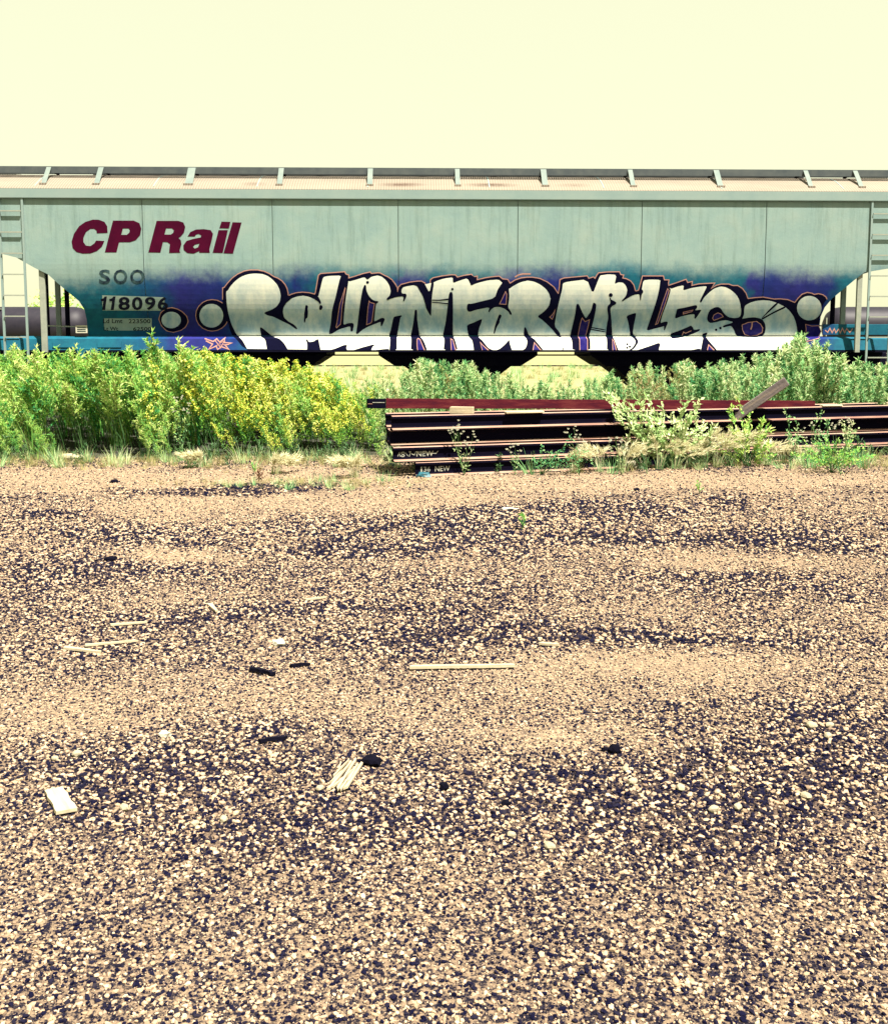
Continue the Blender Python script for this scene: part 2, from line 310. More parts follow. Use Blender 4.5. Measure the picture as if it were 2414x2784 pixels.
# ---------------------------------------------------------------- scatter by geometry nodes (stuff only)
def scatter(name, protos, pts, rots, scl, pick, label, kind='stuff'):
    col = bpy.data.collections.new(name + '_sources')
    for p in protos: col.objects.link(p)
    n = len(pts); me = bpy.data.meshes.new(name); me.vertices.add(n)
    me.vertices.foreach_set('co', np.asarray(pts, np.float32).ravel())
    a = me.attributes.new('rot', 'FLOAT_VECTOR', 'POINT'); a.data.foreach_set('vector', np.asarray(rots, np.float32).ravel())
    a = me.attributes.new('scl', 'FLOAT_VECTOR', 'POINT'); a.data.foreach_set('vector', np.asarray(scl, np.float32).ravel())
    a = me.attributes.new('pick', 'INT', 'POINT'); a.data.foreach_set('value', np.asarray(pick, np.int32))
    o = link(bpy.data.objects.new(name, me))
    g = bpy.data.node_groups.new(name + '_nodes', 'GeometryNodeTree')
    g.interface.new_socket('Geometry', in_out='INPUT', socket_type='NodeSocketGeometry')
    g.interface.new_socket('Geometry', in_out='OUTPUT', socket_type='NodeSocketGeometry')
    gi = g.nodes.new('NodeGroupInput'); go = g.nodes.new('NodeGroupOutput')
    ci = g.nodes.new('GeometryNodeCollectionInfo'); ci.inputs['Collection'].default_value = col
    ci.inputs['Separate Children'].default_value = True; ci.inputs['Reset Children'].default_value = True
    ip = g.nodes.new('GeometryNodeInstanceOnPoints'); ip.inputs['Pick Instance'].default_value = True
    def na(nm, ty):
        q = g.nodes.new('GeometryNodeInputNamedAttribute'); q.data_type = ty; q.inputs['Name'].default_value = nm; return q.outputs['Attribute']
    e2r = g.nodes.new('FunctionNodeEulerToRotation')
    g.links.new(na('rot', 'FLOAT_VECTOR'), e2r.inputs[0]); g.links.new(e2r.outputs[0], ip.inputs['Rotation'])
    g.links.new(na('scl', 'FLOAT_VECTOR'), ip.inputs['Scale']); g.links.new(na('pick', 'INT'), ip.inputs['Instance Index'])
    g.links.new(gi.outputs[0], ip.inputs['Points']); g.links.new(ci.outputs[0], ip.inputs['Instance']); g.links.new(ip.outputs[0], go.inputs[0])
    md = o.modifiers.new('scatter', 'NODES'); md.node_group = g
    return tag(o, label, kind=kind)

def stone_mesh(name, seed, mat, sub=1, rough=0.22, flat=0.75):
    rg = np.random.default_rng(seed); bm = bmesh.new(); bmesh.ops.create_icosphere(bm, subdivisions=sub, radius=0.5)
    for v in bm.verts:
        d = v.co.normalized(); k = 1 + rough * (rg.random() * 2 - 1)
        v.co = Vector((d.x * 0.5 * k, d.y * 0.5 * k * 0.8, d.z * 0.5 * k * flat))
    me = bpy.data.meshes.new(name); bm.to_mesh(me); bm.free(); me.materials.append(mat); return me
def stone_mat(name, cols):
    m, nt, b = new_mat(name); oi = nd(nt, 'ShaderNodeObjectInfo')
    k = len(cols); r = ramp(nt, [(i / (k - 1), c) for i, c in enumerate(cols)], oi.outputs['Random'])
    nt.links.new(r.outputs['Color'], b.inputs['Base Color']); b.inputs['Roughness'].default_value = 0.9; b.inputs['Specular IOR Level'].default_value = 0.06
    return m
SP = stone_mat('gravel_pale', [(0.1428, 0.0991, 0.0714), (0.2856, 0.2058, 0.1344), (0.3192, 0.2201, 0.1470), (0.3948, 0.3066, 0.2100), (0.2268, 0.1596, 0.1218)])
SD = stone_mat('gravel_dark', [(0.0012, 0.0012, 0.010), (0.003, 0.003, 0.014), (0.010, 0.009, 0.020), (0.002, 0.002, 0.012), (0.018, 0.015, 0.022)])
protos = []
for k in range(4): protos.append(bpy.data.objects.new('gravel_stone_a%d' % k, stone_mesh('gravel_stone', 50 + k, SP, 1, 0.25)))
for k in range(4): protos.append(bpy.data.objects.new('gravel_stone_b%d' % k, stone_mesh('gravel_stone', 70 + k, SD, 1, 0.25)))
rg = np.random.default_rng(5)
P = []
for (y0, y1, dens, s0, s1) in [(1.6, 3.2, 15000, .004, .017), (3.2, 5.0, 13000, .0045, .019), (5.0, 7.5, 8000, .006, .023), (7.5, 10.5, 4000, .009, .031), (10.5, 14.6, 1300, .012, .038)]:
    hw = y1 * 0.46 + 0.9; n = int(dens * 2 * hw * (y1 - y0))
    x = rg.uniform(-hw, hw, n); y = rg.uniform(y0, y1, n); c = coarse(x, y)
    keep = rg.random(n) < np.clip(0.50 + 0.55 * c, 0.45, 1.0); x, y, c = x[keep], y[keep], c[keep]
    s = s0 + (s1 - s0) * rg.random(len(x)) ** 3.0 * (0.55 + 0.75 * np.clip(c, 0, 1))
    P.append(np.stack([x, y, c, s], -1))
P = np.concatenate(P); n = len(P)
z = height(P[:, 0], P[:, 1]) + P[:, 3] * 0.12
dark = rg.random(n) < np.clip(0.42 + 0.24 * P[:, 2], 0, 0.72)
pick = rg.integers(0, 4, n) + 4 * dark
rot = np.stack([rg.normal(0, .25, n), rg.normal(0, .25, n), rg.uniform(0, 6.28, n)], -1)
sc = P[:, 3:4] * np.stack([rg.uniform(.8, 1.4, n), rg.uniform(.8, 1.3, n), rg.uniform(.7, 1.2, n)], -1)
scatter('gravel', protos, np.stack([P[:, 0], P[:, 1], z], -1), rot, sc, pick, 'loose pale and dark gravel strewn over the yard')
print('gravel', n)

# ---------------------------------------------------------------- railway track under the car, and the far track
def rail_profile(h=0.186, wb=0.152, wh=0.075):
    a, c = wb / 2, wh / 2
    R_ = [(-a, 0), (a, 0), (a, 0.012), (0.02, 0.032), (0.0095, 0.05), (0.0095, h - 0.055), (c - 0.004, h - 0.042), (c, h - 0.034), (c - 0.002, h - 0.012), (c - 0.014, h)]
    return R_ + [(-x, z) for x, z in R_[::-1] if x > 0 or z > 0][:-1]
def rail_profile_loop():
    h, a, c = 0.186, 0.076, 0.0375
    right = [(a, 0), (a, 0.012), (0.02, 0.032), (0.0095, 0.05), (0.0095, h - 0.055), (c - 0.004, h - 0.042), (c, h - 0.034), (c - 0.002, h - 0.010), (c - 0.012, h)]
    return right + [(-y, z) for y, z in right[::-1]]
RPROF = rail_profile_loop()
def track(name, y, zt, x0, x1, yaw, label):
    t = empty(name, (0, y, zt - 0.186), yaw); tag(t, label, kind='structure')
    for s in (-1, 1):
        extrude_profile('rail', [(yy + s * 0.755, zz) for yy, zz in RPROF], x0, x1, M['rust_rail'], t)
    tm = None
    for k in range(int((x1 - x0) / 0.62)):
        x = x0 + 0.3 + 0.62 * k
        if tm is None:
            o = box('tie', -0.115, 0.115, -1.3, 1.3, -0.17, -0.004, M['tie'], t, 0.01); tm = o.data
        else:
            o = link(bpy.data.objects.new('tie', tm), t)
        o.location = (x, 0, 0)
    return t
track('railway_track', TRACK_Y, RAILZ, -13, 13, YAW, 'railway track hidden in weeds under the hopper car')
far_z = H(0, 74) + 0.06
track('railway_track', 74, far_z, -50, 50, 0, 'distant track carrying the black tank cars')

# ---------------------------------------------------------------- the hopper car
car = empty('hopper_car', (0, TRACK_Y, RAILZ), YAW)
tag(car, 'pale grey covered hopper railcar with maroon CP Rail lettering and silver graffiti', 'railcar')
HW = 1.6
_Rz = Matrix.Rotation(-YAW, 3, 'Z'); _O = _Rz @ (Vector((0, 0, CAMZ)) - Vector((0, TRACK_Y, RAILZ)))
def car_ray(px, py, v):                              # where the view ray meets the car's plane v behind its side
    d = _Rz @ ray(px, py); t = (v - HW - _O.y) / d.y
    return _O.x + d.x * t, _O.z + d.z * t
VB, VS0, VS1 = 0.40, 0.26, 0.215                      # tuck-in at the side's foot, sill top, sill foot
Z_EAVE = car_ray(CX, 516, -0.05)[1]; Z_FAS = car_ray(CX, 540, -0.05)[1]; Z_TOP = car_ray(CX, 549, 0)[1]
Z_ARC = car_ray(CX, 705, 0)[1]; Z_FOOT = car_ray(CX, 913, VB)[1]; Z_S0 = car_ray(CX, 921, VS0)[1]; Z_S1 = car_ray(CX, 951, VS1)[1]
_arc = []
TH = 2 * math.atan(VB / (Z_ARC - Z_FOOT)); RAD = (Z_ARC - Z_FOOT) / math.sin(TH)
for k in range(1, 17):
    a = TH * k / 16; _arc.append((Z_ARC - RAD * math.sin(a), RAD * (1 - math.cos(a))))
PROF = [(Z_EAVE, 0.0), (Z_TOP, 0.0), (Z_ARC + 0.3, 0.0), (Z_ARC, 0.0)] + _arc + [(Z_S0, VS0), (Z_S1, VS1), (Z_S1 - 0.3, VS1 + 0.005)]
_pz = np.array([p[0] for p in PROF])[::-1]; _pv = np.array([p[1] for p in PROF])[::-1]
def prof(z): return float(np.interp(z, _pz, _pv))
def S(px, py):                                       # photo pixel to (along, up) on the car side
    v = 0.0
    for _ in range(8):
        u, z = car_ray(px, py, v); v = prof(z)
    return (u, z)
def conform(name, polys, mat, off, parent=None, cut=None, solid=0.0):
    """polys: list of (outer, holes) in (u,z); laid on the side profile, standing off by off"""
    bm = bmesh.new()
    for outer, holes in polys:
        loops = [outer] + list(holes); flat = [p for l in loops for p in l]
        tris = tessellate_polygon([[Vector((p[0], p[1], 0)) for p in l] for l in loops])
        bv = [bm.verts.new((p[0], 0, p[1])) for p in flat]
        for t in tris:
            try: bm.faces.new([bv[i] for i in t])
            except ValueError: pass
    zs = [v.co.z for v in bm.verts]
    if cut is not None:
        for (pt, no) in cut:
            bmesh.ops.bisect_plane(bm, geom=bm.verts[:] + bm.edges[:] + bm.faces[:], plane_co=(pt[0], 0, pt[1]), plane_no=(no[0], 0, no[1]), clear_outer=True)
    for z, _ in PROF[1:-1]:
        if min(zs) < z < max(zs):
            bmesh.ops.bisect_plane(bm, geom=bm.verts[:] + bm.edges[:] + bm.faces[:], plane_co=(0, 0, z), plane_no=(0, 0, 1))
    for v in bm.verts: v.co.y = prof(v.co.z) - off - HW
    bmesh.ops.recalc_face_normals(bm, faces=bm.faces)
    if bm.faces and sum(f.normal.y * f.calc_area() for f in bm.faces) > 0: bmesh.ops.reverse_faces(bm, faces=bm.faces)
    o = bm_obj(name, bm, mat, parent or car, recalc=False)
    if solid:
        md = o.modifiers.new('thick', 'SOLIDIFY'); md.thickness = solid; md.offset = -1
    return o
def SP_(pts): return [S(*p) for p in pts]

# car side paint: pale grey with the sprayed teal and violet mist along its foot
def side_paint(name):
    m, nt, b = new_mat(name)
    tc = nd(nt, 'ShaderNodeTexCoord'); sx = nd(nt, 'ShaderNodeSeparateXYZ'); nt.links.new(tc.outputs['Object'], sx.inputs[0])
    n0 = noise(nt, 1.3, 6, 0.65); base = ramp(nt, [(0.28, (0.138, 0.208, 0.208)), (0.5, (0.166, 0.234, 0.222)), (0.72, (0.196, 0.250, 0.228))], n0.outputs['Fac'])
    st = noise(nt, 2.2, 5, 0.7, mapping=(4.5, 1, 0.35)); stc = ramp(nt, [(0.26, (0.74, 0.76, 0.74)), (0.50, (1, 1, 1))], st.outputs['Fac'])
    fin = noise(nt, 70, 3, 0.7); fic = ramp(nt, [(0.25, (0.86, 0.88, 0.88)), (0.7, (1.06, 1.05, 1.04))], fin.outputs['Fac'])
    m1 = nd(nt, 'ShaderNodeMix', data_type='RGBA', blend_type='MULTIPLY'); m1.inputs['Factor'].default_value = 1
    nt.links.new(base.outputs['Color'], m1.inputs['A']); nt.links.new(stc.outputs['Color'], m1.inputs['B'])
    m2 = nd(nt, 'ShaderNodeMix', data_type='RGBA', blend_type='MULTIPLY'); m2.inputs['Factor'].default_value = 1
    nt.links.new(m1.outputs['Result'], m2.inputs['A']); nt.links.new(fic.outputs['Color'], m2.inputs['B'])
    # mist colour along the car
    teal, teal2, vio, vio2 = (0.002, 0.068, 0.112), (0.002, 0.036, 0.115), (0.011, 0.009, 0.120), (0.003, 0.010, 0.108)
    stops = [(60, teal), (300, teal), (420, teal2), (490, vio), (600, vio2), (640, teal2), (745, teal2), (775, teal2), (815, vio2), (858, teal), (1030, teal), (1065, teal), (1090, vio), (1165, vio2), (1190, teal), (1330, teal), (1360, vio), (1425, vio),
             (1450, teal2), (1490, vio2), (1545, vio), (1570, teal), (1860, teal), (2020, teal), (2045, vio), (2080, vio2), (2170, vio), (2250, vio2), (2300, teal)]
    U0, U1 = -9.6, 9.6
    mr = nd(nt, 'ShaderNodeMapRange'); mr.inputs['From Min'].default_value = U0; mr.inputs['From Max'].default_value = U1
    wob = noise(nt, 2.6, 4, 0.6); wa = nd(nt, 'ShaderNodeMath', operation='MULTIPLY_ADD'); wa.inputs[1].default_value = 0.9
    nt.links.new(wob.outputs['Fac'], wa.inputs[0])
    sb = nd(nt, 'ShaderNodeMath', operation='SUBTRACT'); sb.inputs[1].default_value = 0.45
    nt.links.new(sx.outputs['X'], sb.inputs[0]); nt.links.new(sb.outputs[0], wa.inputs[2]); nt.links.new(wa.outputs[0], mr.inputs['Value'])
    cr = ramp(nt, [((S(p, 760)[0] - U0) / (U1 - U0), c) for p, c in stops], mr.outputs['Result'])
    # mist height: soft ragged upper edge
    hs = [(60, 770), (240, 768), (330, 752), (480, 740), (600, 736), (690, 742), (760, 742), (880, 722), (960, 732), (1060, 728), (1120, 738), (1190, 726), (1280, 736), (1400, 738), (1480, 728), (1560, 730), (1700, 716), (1800, 728), (1950, 738), (2050, 728), (2160, 740), (2230, 744), (2310, 738)]
    zmin = S(1207, 800)[1]; zmax = S(1207, 690)[1]
    hr = ramp(nt, [((S(p, y)[0] - U0) / (U1 - U0), ((S(p, y)[1] - zmin) / (zmax - zmin),) * 3) for p, y in hs], mr.outputs['Result'])
    hz = nd(nt, 'ShaderNodeMath', operation='MULTIPLY_ADD'); hz.inputs[1].default_value = zmax - zmin; hz.inputs[2].default_value = zmin
    nt.links.new(hr.outputs['Color'], hz.inputs[0])
    df = nd(nt, 'ShaderNodeMath', operation='SUBTRACT'); nt.links.new(hz.outputs[0], df.inputs[0]); nt.links.new(sx.outputs['Z'], df.inputs[1])
    e1 = noise(nt, 3.2, 5, 0.65); e2 = noise(nt, 60, 3, 0.8)
    ea = nd(nt, 'ShaderNodeMath', operation='MULTIPLY_ADD'); ea.inputs[1].default_value = 0.45; nt.links.new(e1.outputs['Fac'], ea.inputs[0]); nt.links.new(df.outputs[0], ea.inputs[2])
    eb = nd(nt, 'ShaderNodeMath', operation='MULTIPLY_ADD'); eb.inputs[1].default_value = 0.16; nt.links.new(e2.outputs['Fac'], eb.inputs[0]); nt.links.new(ea.outputs[0], eb.inputs[2])
    ms = nd(nt, 'ShaderNodeMapRange', interpolation_type='SMOOTHSTEP'); ms.inputs['From Min'].default_value = 0.12; ms.inputs['From Max'].default_value = 0.56; ms.inputs['To Max'].default_value = 0.97
    nt.links.new(eb.outputs[0], ms.inputs['Value'])
    cn = noise(nt, 6, 5, 0.7); cc_ = ramp(nt, [(0.3, (0.72, 0.72, 0.80)), (0.7, (1.3, 1.3, 1.2))], cn.outputs['Fac'])
    m3 = nd(nt, 'ShaderNodeMix', data_type='RGBA', blend_type='MULTIPLY'); m3.inputs['Factor'].default_value = 1
    nt.links.new(cr.outputs['Color'], m3.inputs['A']); nt.links.new(cc_.outputs['Color'], m3.inputs['B'])
    mx = nd(nt, 'ShaderNodeMix', data_type='RGBA'); nt.links.new(ms.outputs['Result'], mx.inputs['Factor'])
    nt.links.new(m2.outputs['Result'], mx.inputs['A']); nt.links.new(m3.outputs['Result'], mx.inputs['B'])
    nt.links.new(mx.outputs['Result'], b.inputs['Base Color']); b.inputs['Roughness'].default_value = 0.6; b.inputs['Specular IOR Level'].default_value = 0.1
    bp = nd(nt, 'ShaderNodeBump'); bp.inputs['Strength'].default_value = 0.30; bp.inputs['Distance'].default_value = 0.03
    nt.links.new(n0.outputs['Fac'], bp.inputs['Height']); nt.links.new(bp.outputs['Normal'], b.inputs['Normal'])
    return m
M['side'] = side_paint('hopper_side_paint')
M['chord'] = surf('pale_grey_paint', [(0.28, (0.20, 0.29, 0.285)), (0.5, (0.24, 0.325, 0.31)), (0.72, (0.27, 0.345, 0.32))], 1.5, 0.55, bump=0.05, spec=0.3)

def silver_paint():
    m, nt, b = new_mat('silver_spray_paint'); tc = nd(nt, 'ShaderNodeTexCoord'); sx = nd(nt, 'ShaderNodeSeparateXYZ'); nt.links.new(tc.outputs['Object'], sx.inputs[0])
    n0 = noise(nt, 2.2, 5, 0.6); base = ramp(nt, [(0.3, (0.5332, 0.5676, 0.5160)), (0.6, (0.6020, 0.6020, 0.5332))], n0.outputs['Fac'])
    fade_noise = noise(nt, 3.4, 6, 0.7, mapping=(1.6, 1, 0.7)); gr_ = noise(nt, 55, 3, 0.8)
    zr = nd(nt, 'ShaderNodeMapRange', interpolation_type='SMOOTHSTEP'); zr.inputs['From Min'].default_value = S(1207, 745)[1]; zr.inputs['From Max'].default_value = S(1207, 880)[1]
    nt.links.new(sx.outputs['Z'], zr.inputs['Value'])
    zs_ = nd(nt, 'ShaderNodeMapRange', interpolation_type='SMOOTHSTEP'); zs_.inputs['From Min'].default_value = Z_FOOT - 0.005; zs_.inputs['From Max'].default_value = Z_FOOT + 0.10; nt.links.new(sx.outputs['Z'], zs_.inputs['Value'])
    a = nd(nt, 'ShaderNodeMath', operation='MULTIPLY_ADD'); a.inputs[1].default_value = 0.55; nt.links.new(zr.outputs['Result'], a.inputs[0]); nt.links.new(fade_noise.outputs['Fac'], a.inputs[2])
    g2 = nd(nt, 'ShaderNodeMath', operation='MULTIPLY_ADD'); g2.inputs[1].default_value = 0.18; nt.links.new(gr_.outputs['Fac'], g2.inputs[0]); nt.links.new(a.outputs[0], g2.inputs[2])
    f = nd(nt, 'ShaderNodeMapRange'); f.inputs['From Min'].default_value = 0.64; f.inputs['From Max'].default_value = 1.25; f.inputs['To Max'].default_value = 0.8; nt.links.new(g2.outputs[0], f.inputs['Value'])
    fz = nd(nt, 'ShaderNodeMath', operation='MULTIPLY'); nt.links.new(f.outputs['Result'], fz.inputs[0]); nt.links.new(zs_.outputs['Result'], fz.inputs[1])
    mx = nd(nt, 'ShaderNodeMix', data_type='RGBA'); mx.inputs['B'].default_value = (0.070, 0.195, 0.31, 1); nt.links.new(fz.outputs[0], mx.inputs['Factor']); nt.links.new(base.outputs['Color'], mx.inputs['A'])  # blue-grey tint strengthens down the letters and stops at the sill
    nt.links.new(mx.outputs['Result'], b.inputs['Base Color']); b.inputs['Roughness'].default_value = 0.5; b.inputs['Specular IOR Level'].default_value = 0.2
    return m
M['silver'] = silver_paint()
UL, UR = -9.15, 9.15
endL = SP_([(95, 728), (130, 745), (160, 772), (185, 793), (215, 818), (230, 842), (236, 870), (240, 913)])
endR = SP_([(2321, 762), (2290, 788), (2262, 811), (2242, 835), (2231, 860), (2228, 885), (2227, 913)])
endL = [(UL, endL[0][1] + 0.42), (endL[0][0] - 0.35, endL[0][1] + 0.2)] + endL
endR = [(UR, endR[0][1] + 0.30), (endR[0][0] + 0.2, endR[0][1] + 0.16)] + endR
endL[-1] = (endL[-1][0], Z_FOOT); endR[-1] = (endR[-1][0], Z_FOOT)
outline = [(UL, Z_FAS)] + endL + endR[::-1] + [(UR, Z_FAS)]
seams = [S(p, 700)[0] for p in (390, 742, 1083, 1407, 1743, 2080)]
edges_ = [UL - 1] + seams + [UR + 1]
for k in range(len(edges_) - 1):
    conform('side_panel', [(outline, [])], M['side'], 0.0, cut=[((edges_[k] + 0.006, 0), (-1, 0)), ((edges_[k + 1] - 0.006, 0), (1, 0))], solid=0.012)
for su in seams:
    conform('weld_bead', [([(su + 0.008, Z_FOOT + 0.01), (su + 0.022, Z_FOOT + 0.01), (su + 0.022, Z_FAS - 0.03), (su + 0.008, Z_FAS - 0.03)], [])], M['side'], 0.0016)
# body behind the plates: lofted hopper tub with sloped end sheets
rings = []
def end_u(z, E):
    E = sorted(E, key=lambda p: p[1]); return float(np.interp(z, [p[1] for p in E], [p[0] for p in E]))
zl = sorted({z for z, _ in PROF if Z_FOOT - 0.01 <= z <= Z_EAVE} | {Z_ARC - 0.3, 2.2, 2.6} | {p[1] for p in endL})
zl = [z for z in zl if z >= Z_FOOT - 0.01]
bmc = bmesh.new()
for z in zl:
    ul = end_u(z, endL) + 0.03 if z < endL[0][1] else UL + 0.03
    ur = end_u(z, endR) - 0.03 if z < endR[0][1] else UR - 0.03
    v0 = prof(z) + 0.03
    rings.append([bmc.verts.new(p) for p in ((ul, v0 - HW, z), (ur, v0 - HW, z), (ur, HW - v0, z), (ul, HW - v0, z))])
for a, b_ in zip(rings, rings[1:]):
    for k in range(4): bmc.faces.new((a[k], a[(k + 1) % 4], b_[(k + 1) % 4], b_[k]))
bmc.faces.new(rings[0]); bmc.faces.new(rings[-1])
bm_obj('hopper_body', bmc, M['chord'], car)
# top chord with its shadowed underside lip
extrude_profile('top_chord', [(-HW - 0.05, Z_EAVE), (-HW - 0.05, Z_FAS), (-HW - 0.046, Z_FAS - 0.012), (-HW - 0.003, Z_FAS - 0.02), (-HW - 0.003, Z_EAVE)], UL, UR, M['chord'], car)
# side sill
sill_poly = [(UL, Z_S1), (UR, Z_S1), (UR, Z_FOOT - 0.004), (UL, Z_FOOT - 0.004)]
conform('side_sill', [(sill_poly, [])], M['side'], 0.0, solid=0.02)
extrude_profile('sill_lip', [(VB - HW - 0.02, Z_FOOT + 0.006), (VB - HW - 0.02, Z_FOOT - 0.012), (VB - HW + 0.02, Z_FOOT - 0.012), (VB - HW + 0.02, Z_FOOT + 0.006)], endL[-1][0], endR[-1][0], M['side'], car)
extrude_profile('sill_flange', [(VS1 - HW - 0.004, Z_S1 - 0.004), (VS1 - HW - 0.004, Z_S1 - 0.04), (VS1 - HW + 0.2, Z_S1 - 0.04), (VS1 - HW + 0.2, Z_S1 - 0.004)], UL, UR, M['dark_under'], car)
extrude_profile('side_sill', [(HW - VS1, Z_S1), (HW - VS0, Z_S0), (HW - VS0 - 0.02, Z_S0), (HW - VS1 - 0.02, Z_S1)], UL, UR, M['dark_under'], car)
# roof
rp = [(-0.05, 0.0), (-0.045, 0.012), (0.02, 0.055), (0.2, 0.155), (0.45, 0.275), (0.75, 0.375), (1.1, 0.44), (1.6, 0.46)]
rloop = [(-HW + v, Z_EAVE + 0.002 + h) for v, h in rp] + [(HW - v, Z_EAVE + 0.002 + h) for v, h in rp[-2::-1]]
_nt = M['roof'].node_tree; _pb = _nt.nodes['Principled BSDF']; _src = _pb.inputs['Base Color'].links[0].from_socket
for _px, _w, _k in ((1090, .55, .75), (1335, .62, .7), (690, .3, .35), (1560, .4, .3)):
    _tc = nd(_nt, 'ShaderNodeTexCoord'); _mp = nd(_nt, 'ShaderNodeMapping'); _mp.vector_type = 'TEXTURE'
    _mp.inputs['Location'].default_value = (car_ray(_px, 500, 0.2)[0], 0.16 - HW, Z_EAVE + 0.13); _mp.inputs['Scale'].default_value = (_w, 0.13, 0.5)
    _gt = nd(_nt, 'ShaderNodeTexGradient', gradient_type='SPHERICAL'); _nt.links.new(_tc.outputs['Object'], _mp.inputs['Vector']); _nt.links.new(_mp.outputs['Vector'], _gt.inputs['Vector'])
    _n = noise(_nt, 14, 5, 0.7); _ml = nd(_nt, 'ShaderNodeMath', operation='MULTIPLY'); _nt.links.new(_gt.outputs['Fac'], _ml.inputs[0]); _nt.links.new(_n.outputs['Fac'], _ml.inputs[1])
    _m2 = nd(_nt, 'ShaderNodeMath', operation='MULTIPLY', use_clamp=True); _m2.inputs[1].default_value = 2.4 * _k; _nt.links.new(_ml.outputs[0], _m2.inputs[0])
    _mx = nd(_nt, 'ShaderNodeMix', data_type='RGBA'); _mx.inputs['B'].default_value = (0.045, 0.022, 0.014, 1); _nt.links.new(_m2.outputs[0], _mx.inputs['Factor']); _nt.links.new(_src, _mx.inputs['A']); _src = _mx.outputs['Result']
_nt.links.new(_src, _pb.inputs['Base Color'])
extrude_profile('roof', rloop, UL, UR, M['roof'], car)
for k, px in enumerate((98, 420, 700, 1000, 1330, 1640, 1960, 2290)):          # thin weld ribs over the roof sheets
    u = car_ray(px, 500, 0.1)[0]; bm = bmesh.new()
    pts = [(v - HW, Z_EAVE + 0.002 + h) for v, h in rp[2:]]
    for (y0, z0), (y1, z1) in zip(pts, pts[1:]):
        q = [bm.verts.new(p) for p in ((u - .012, y0, z0 + .006), (u + .012, y0, z0 + .006), (u + .012, y1, z1 + .006), (u - .012, y1, z1 + .006))]; bm.faces.new(q)
    bm_obj('roof_rib', bm, M['chord'], car)
# trough hatch coaming and cover
zc = Z_EAVE + 0.36
hl, hr_ = car_ray(245, 470, 1.0)[0], car_ray(2195, 470, 1.0)[0]
box('hatch_coaming', hl, hr_, -0.42, 0.42, zc, zc + 0.21, M['board_steel'], car, 0.01)  # coaming coloured dark to carry the shadow below the walkway
box('hatch_cover', hl - 0.02, hr_ + 0.02, -0.47, 0.47, zc + 0.212, zc + 0.245, M['galv'], car, 0.008)
for k, px in enumerate((425, 665, 870, 1150, 1345, 1616, 1810, 2080)):         # hatch latches showing under the walkway
    u = car_ray(px, 476, 1.0)[0]
    box('hatch_latch', u - 0.07, u + 0.07, -0.56, -0.421, zc + 0.12, zc + 0.2, M['dark_under'], car, 0.005)
# running boards: grating planks with toe flange
ZB = car_ray(CX, 456, 0.48)[1]
for s in (-1, 1):
    g0, g1 = (0.48 - HW, 1.03 - HW) if s < 0 else (HW - 1.03, HW - 0.48)
    rb = empty('running_board', (0, 0, ZB - 0.1)); rb.parent = car
    bm = bmesh.new()
    for k in range(int((UR - UL) / 0.045)):
        x = UL + 0.02 + 0.045 * k; bx(bm, x, x + 0.012, g0 + 0.02, g1 - 0.02, 0.055, 0.095)
    for q in range(9):
        yq = g0 + 0.05 + q * (g1 - g0 - 0.1) / 8; bx(bm, UL, UR, yq - 0.008, yq + 0.008, 0.045, 0.054)
    o = bm_obj('grating', bm, M['board_steel'], rb); o['kind'] = 'stuff'
    bm = bmesh.new(); y0 = g0 if s < 0 else g1
    bx(bm, UL, UR, y0 - 0.006, y0 + 0.006, -0.03, 0.1); bx(bm, UL, UR, (g1 if s < 0 else g0) - 0.005, (g1 if s < 0 else g0) + 0.005, 0.04, 0.1)
    bm_obj('toe_flange', bm, M['board_steel'], rb)
for s in (-1, 1):                                                                # crossover platforms at the two ends
    u0, u1 = (UL, UL + 0.55) if s < 0 else (UR - 0.55, UR)
    bm = bmesh.new()
    for k in range(11): x = u0 + 0.05 * k; bx(bm, x, x + 0.014, -0.55, 0.55, ZB - 0.05, ZB - 0.01)
    for k in range(6): bx(bm, u0, u1, -0.5 + 0.2 * k, -0.485 + 0.2 * k, ZB - 0.062, ZB - 0.051)
    bm_obj('crossover_grating', bm, M['galv'], car)
# brackets carrying the near running board
def roof_z(v): return Z_EAVE + 0.002 + float(np.interp(v, [p[0] for p in rp], [p[1] for p in rp]))
for px, w in ((-110, .045), (133, .045), (275, .05), (522, .075), (765, .05), (1007, .05), (1243, .045), (1477, .055), (1713, .045), (1947, .055), (2190, .045), (2325, .045), (2500, .045)):
    u = car_ray(px, 450, 0.47)[0]
    v1 = 0.13; bm = bmesh.new()
    P0, P1 = Vector((u, 0.465 - HW, ZB - 0.015)), Vector((u, v1 - HW, roof_z(v1)))
    d = (P1 - P0).normalized(); nrm = Vector((0, d.z, -d.y))
    for sx_ in (-1, 1):
        pass
    q = []
    for P_ in (P0, P1):
        for sx_ in (-1, 1):
            for sn in (0, 1): q.append(bm.verts.new(P_ + Vector((sx_ * w, 0, 0)) + nrm * (-0.012 * sn)))
    for f in ((0, 1, 3, 2), (4, 6, 7, 5), (0, 4, 5, 1), (2, 3, 7, 6), (0, 2, 6, 4), (1, 5, 7, 3)): bm.faces.new([q[i] for i in f])
    ob = bm_obj('board_bracket', bm, M['bracket'], car)
    bm = bmesh.new(); bx(bm, u - w - 0.02, u + w + 0.02, v1 - HW - 0.05, v1 - HW + 0.03, roof_z(v1 - 0.05) + 0.006, roof_z(v1) + 0.012)
    fo = bm_obj('bracket_foot', bm, M['roof'], ob)
    bm = bmesh.new(); cyl(bm, (u, 0.5 - HW, ZB - 0.06), (u, 1.0 - HW, roof_z(1.0) + 0.01), 0.025, n=6)
    bm_obj('bracket_arm', bm, M['dark_under'], ob)
    for q_ in (0.52, 1.0):
        pass
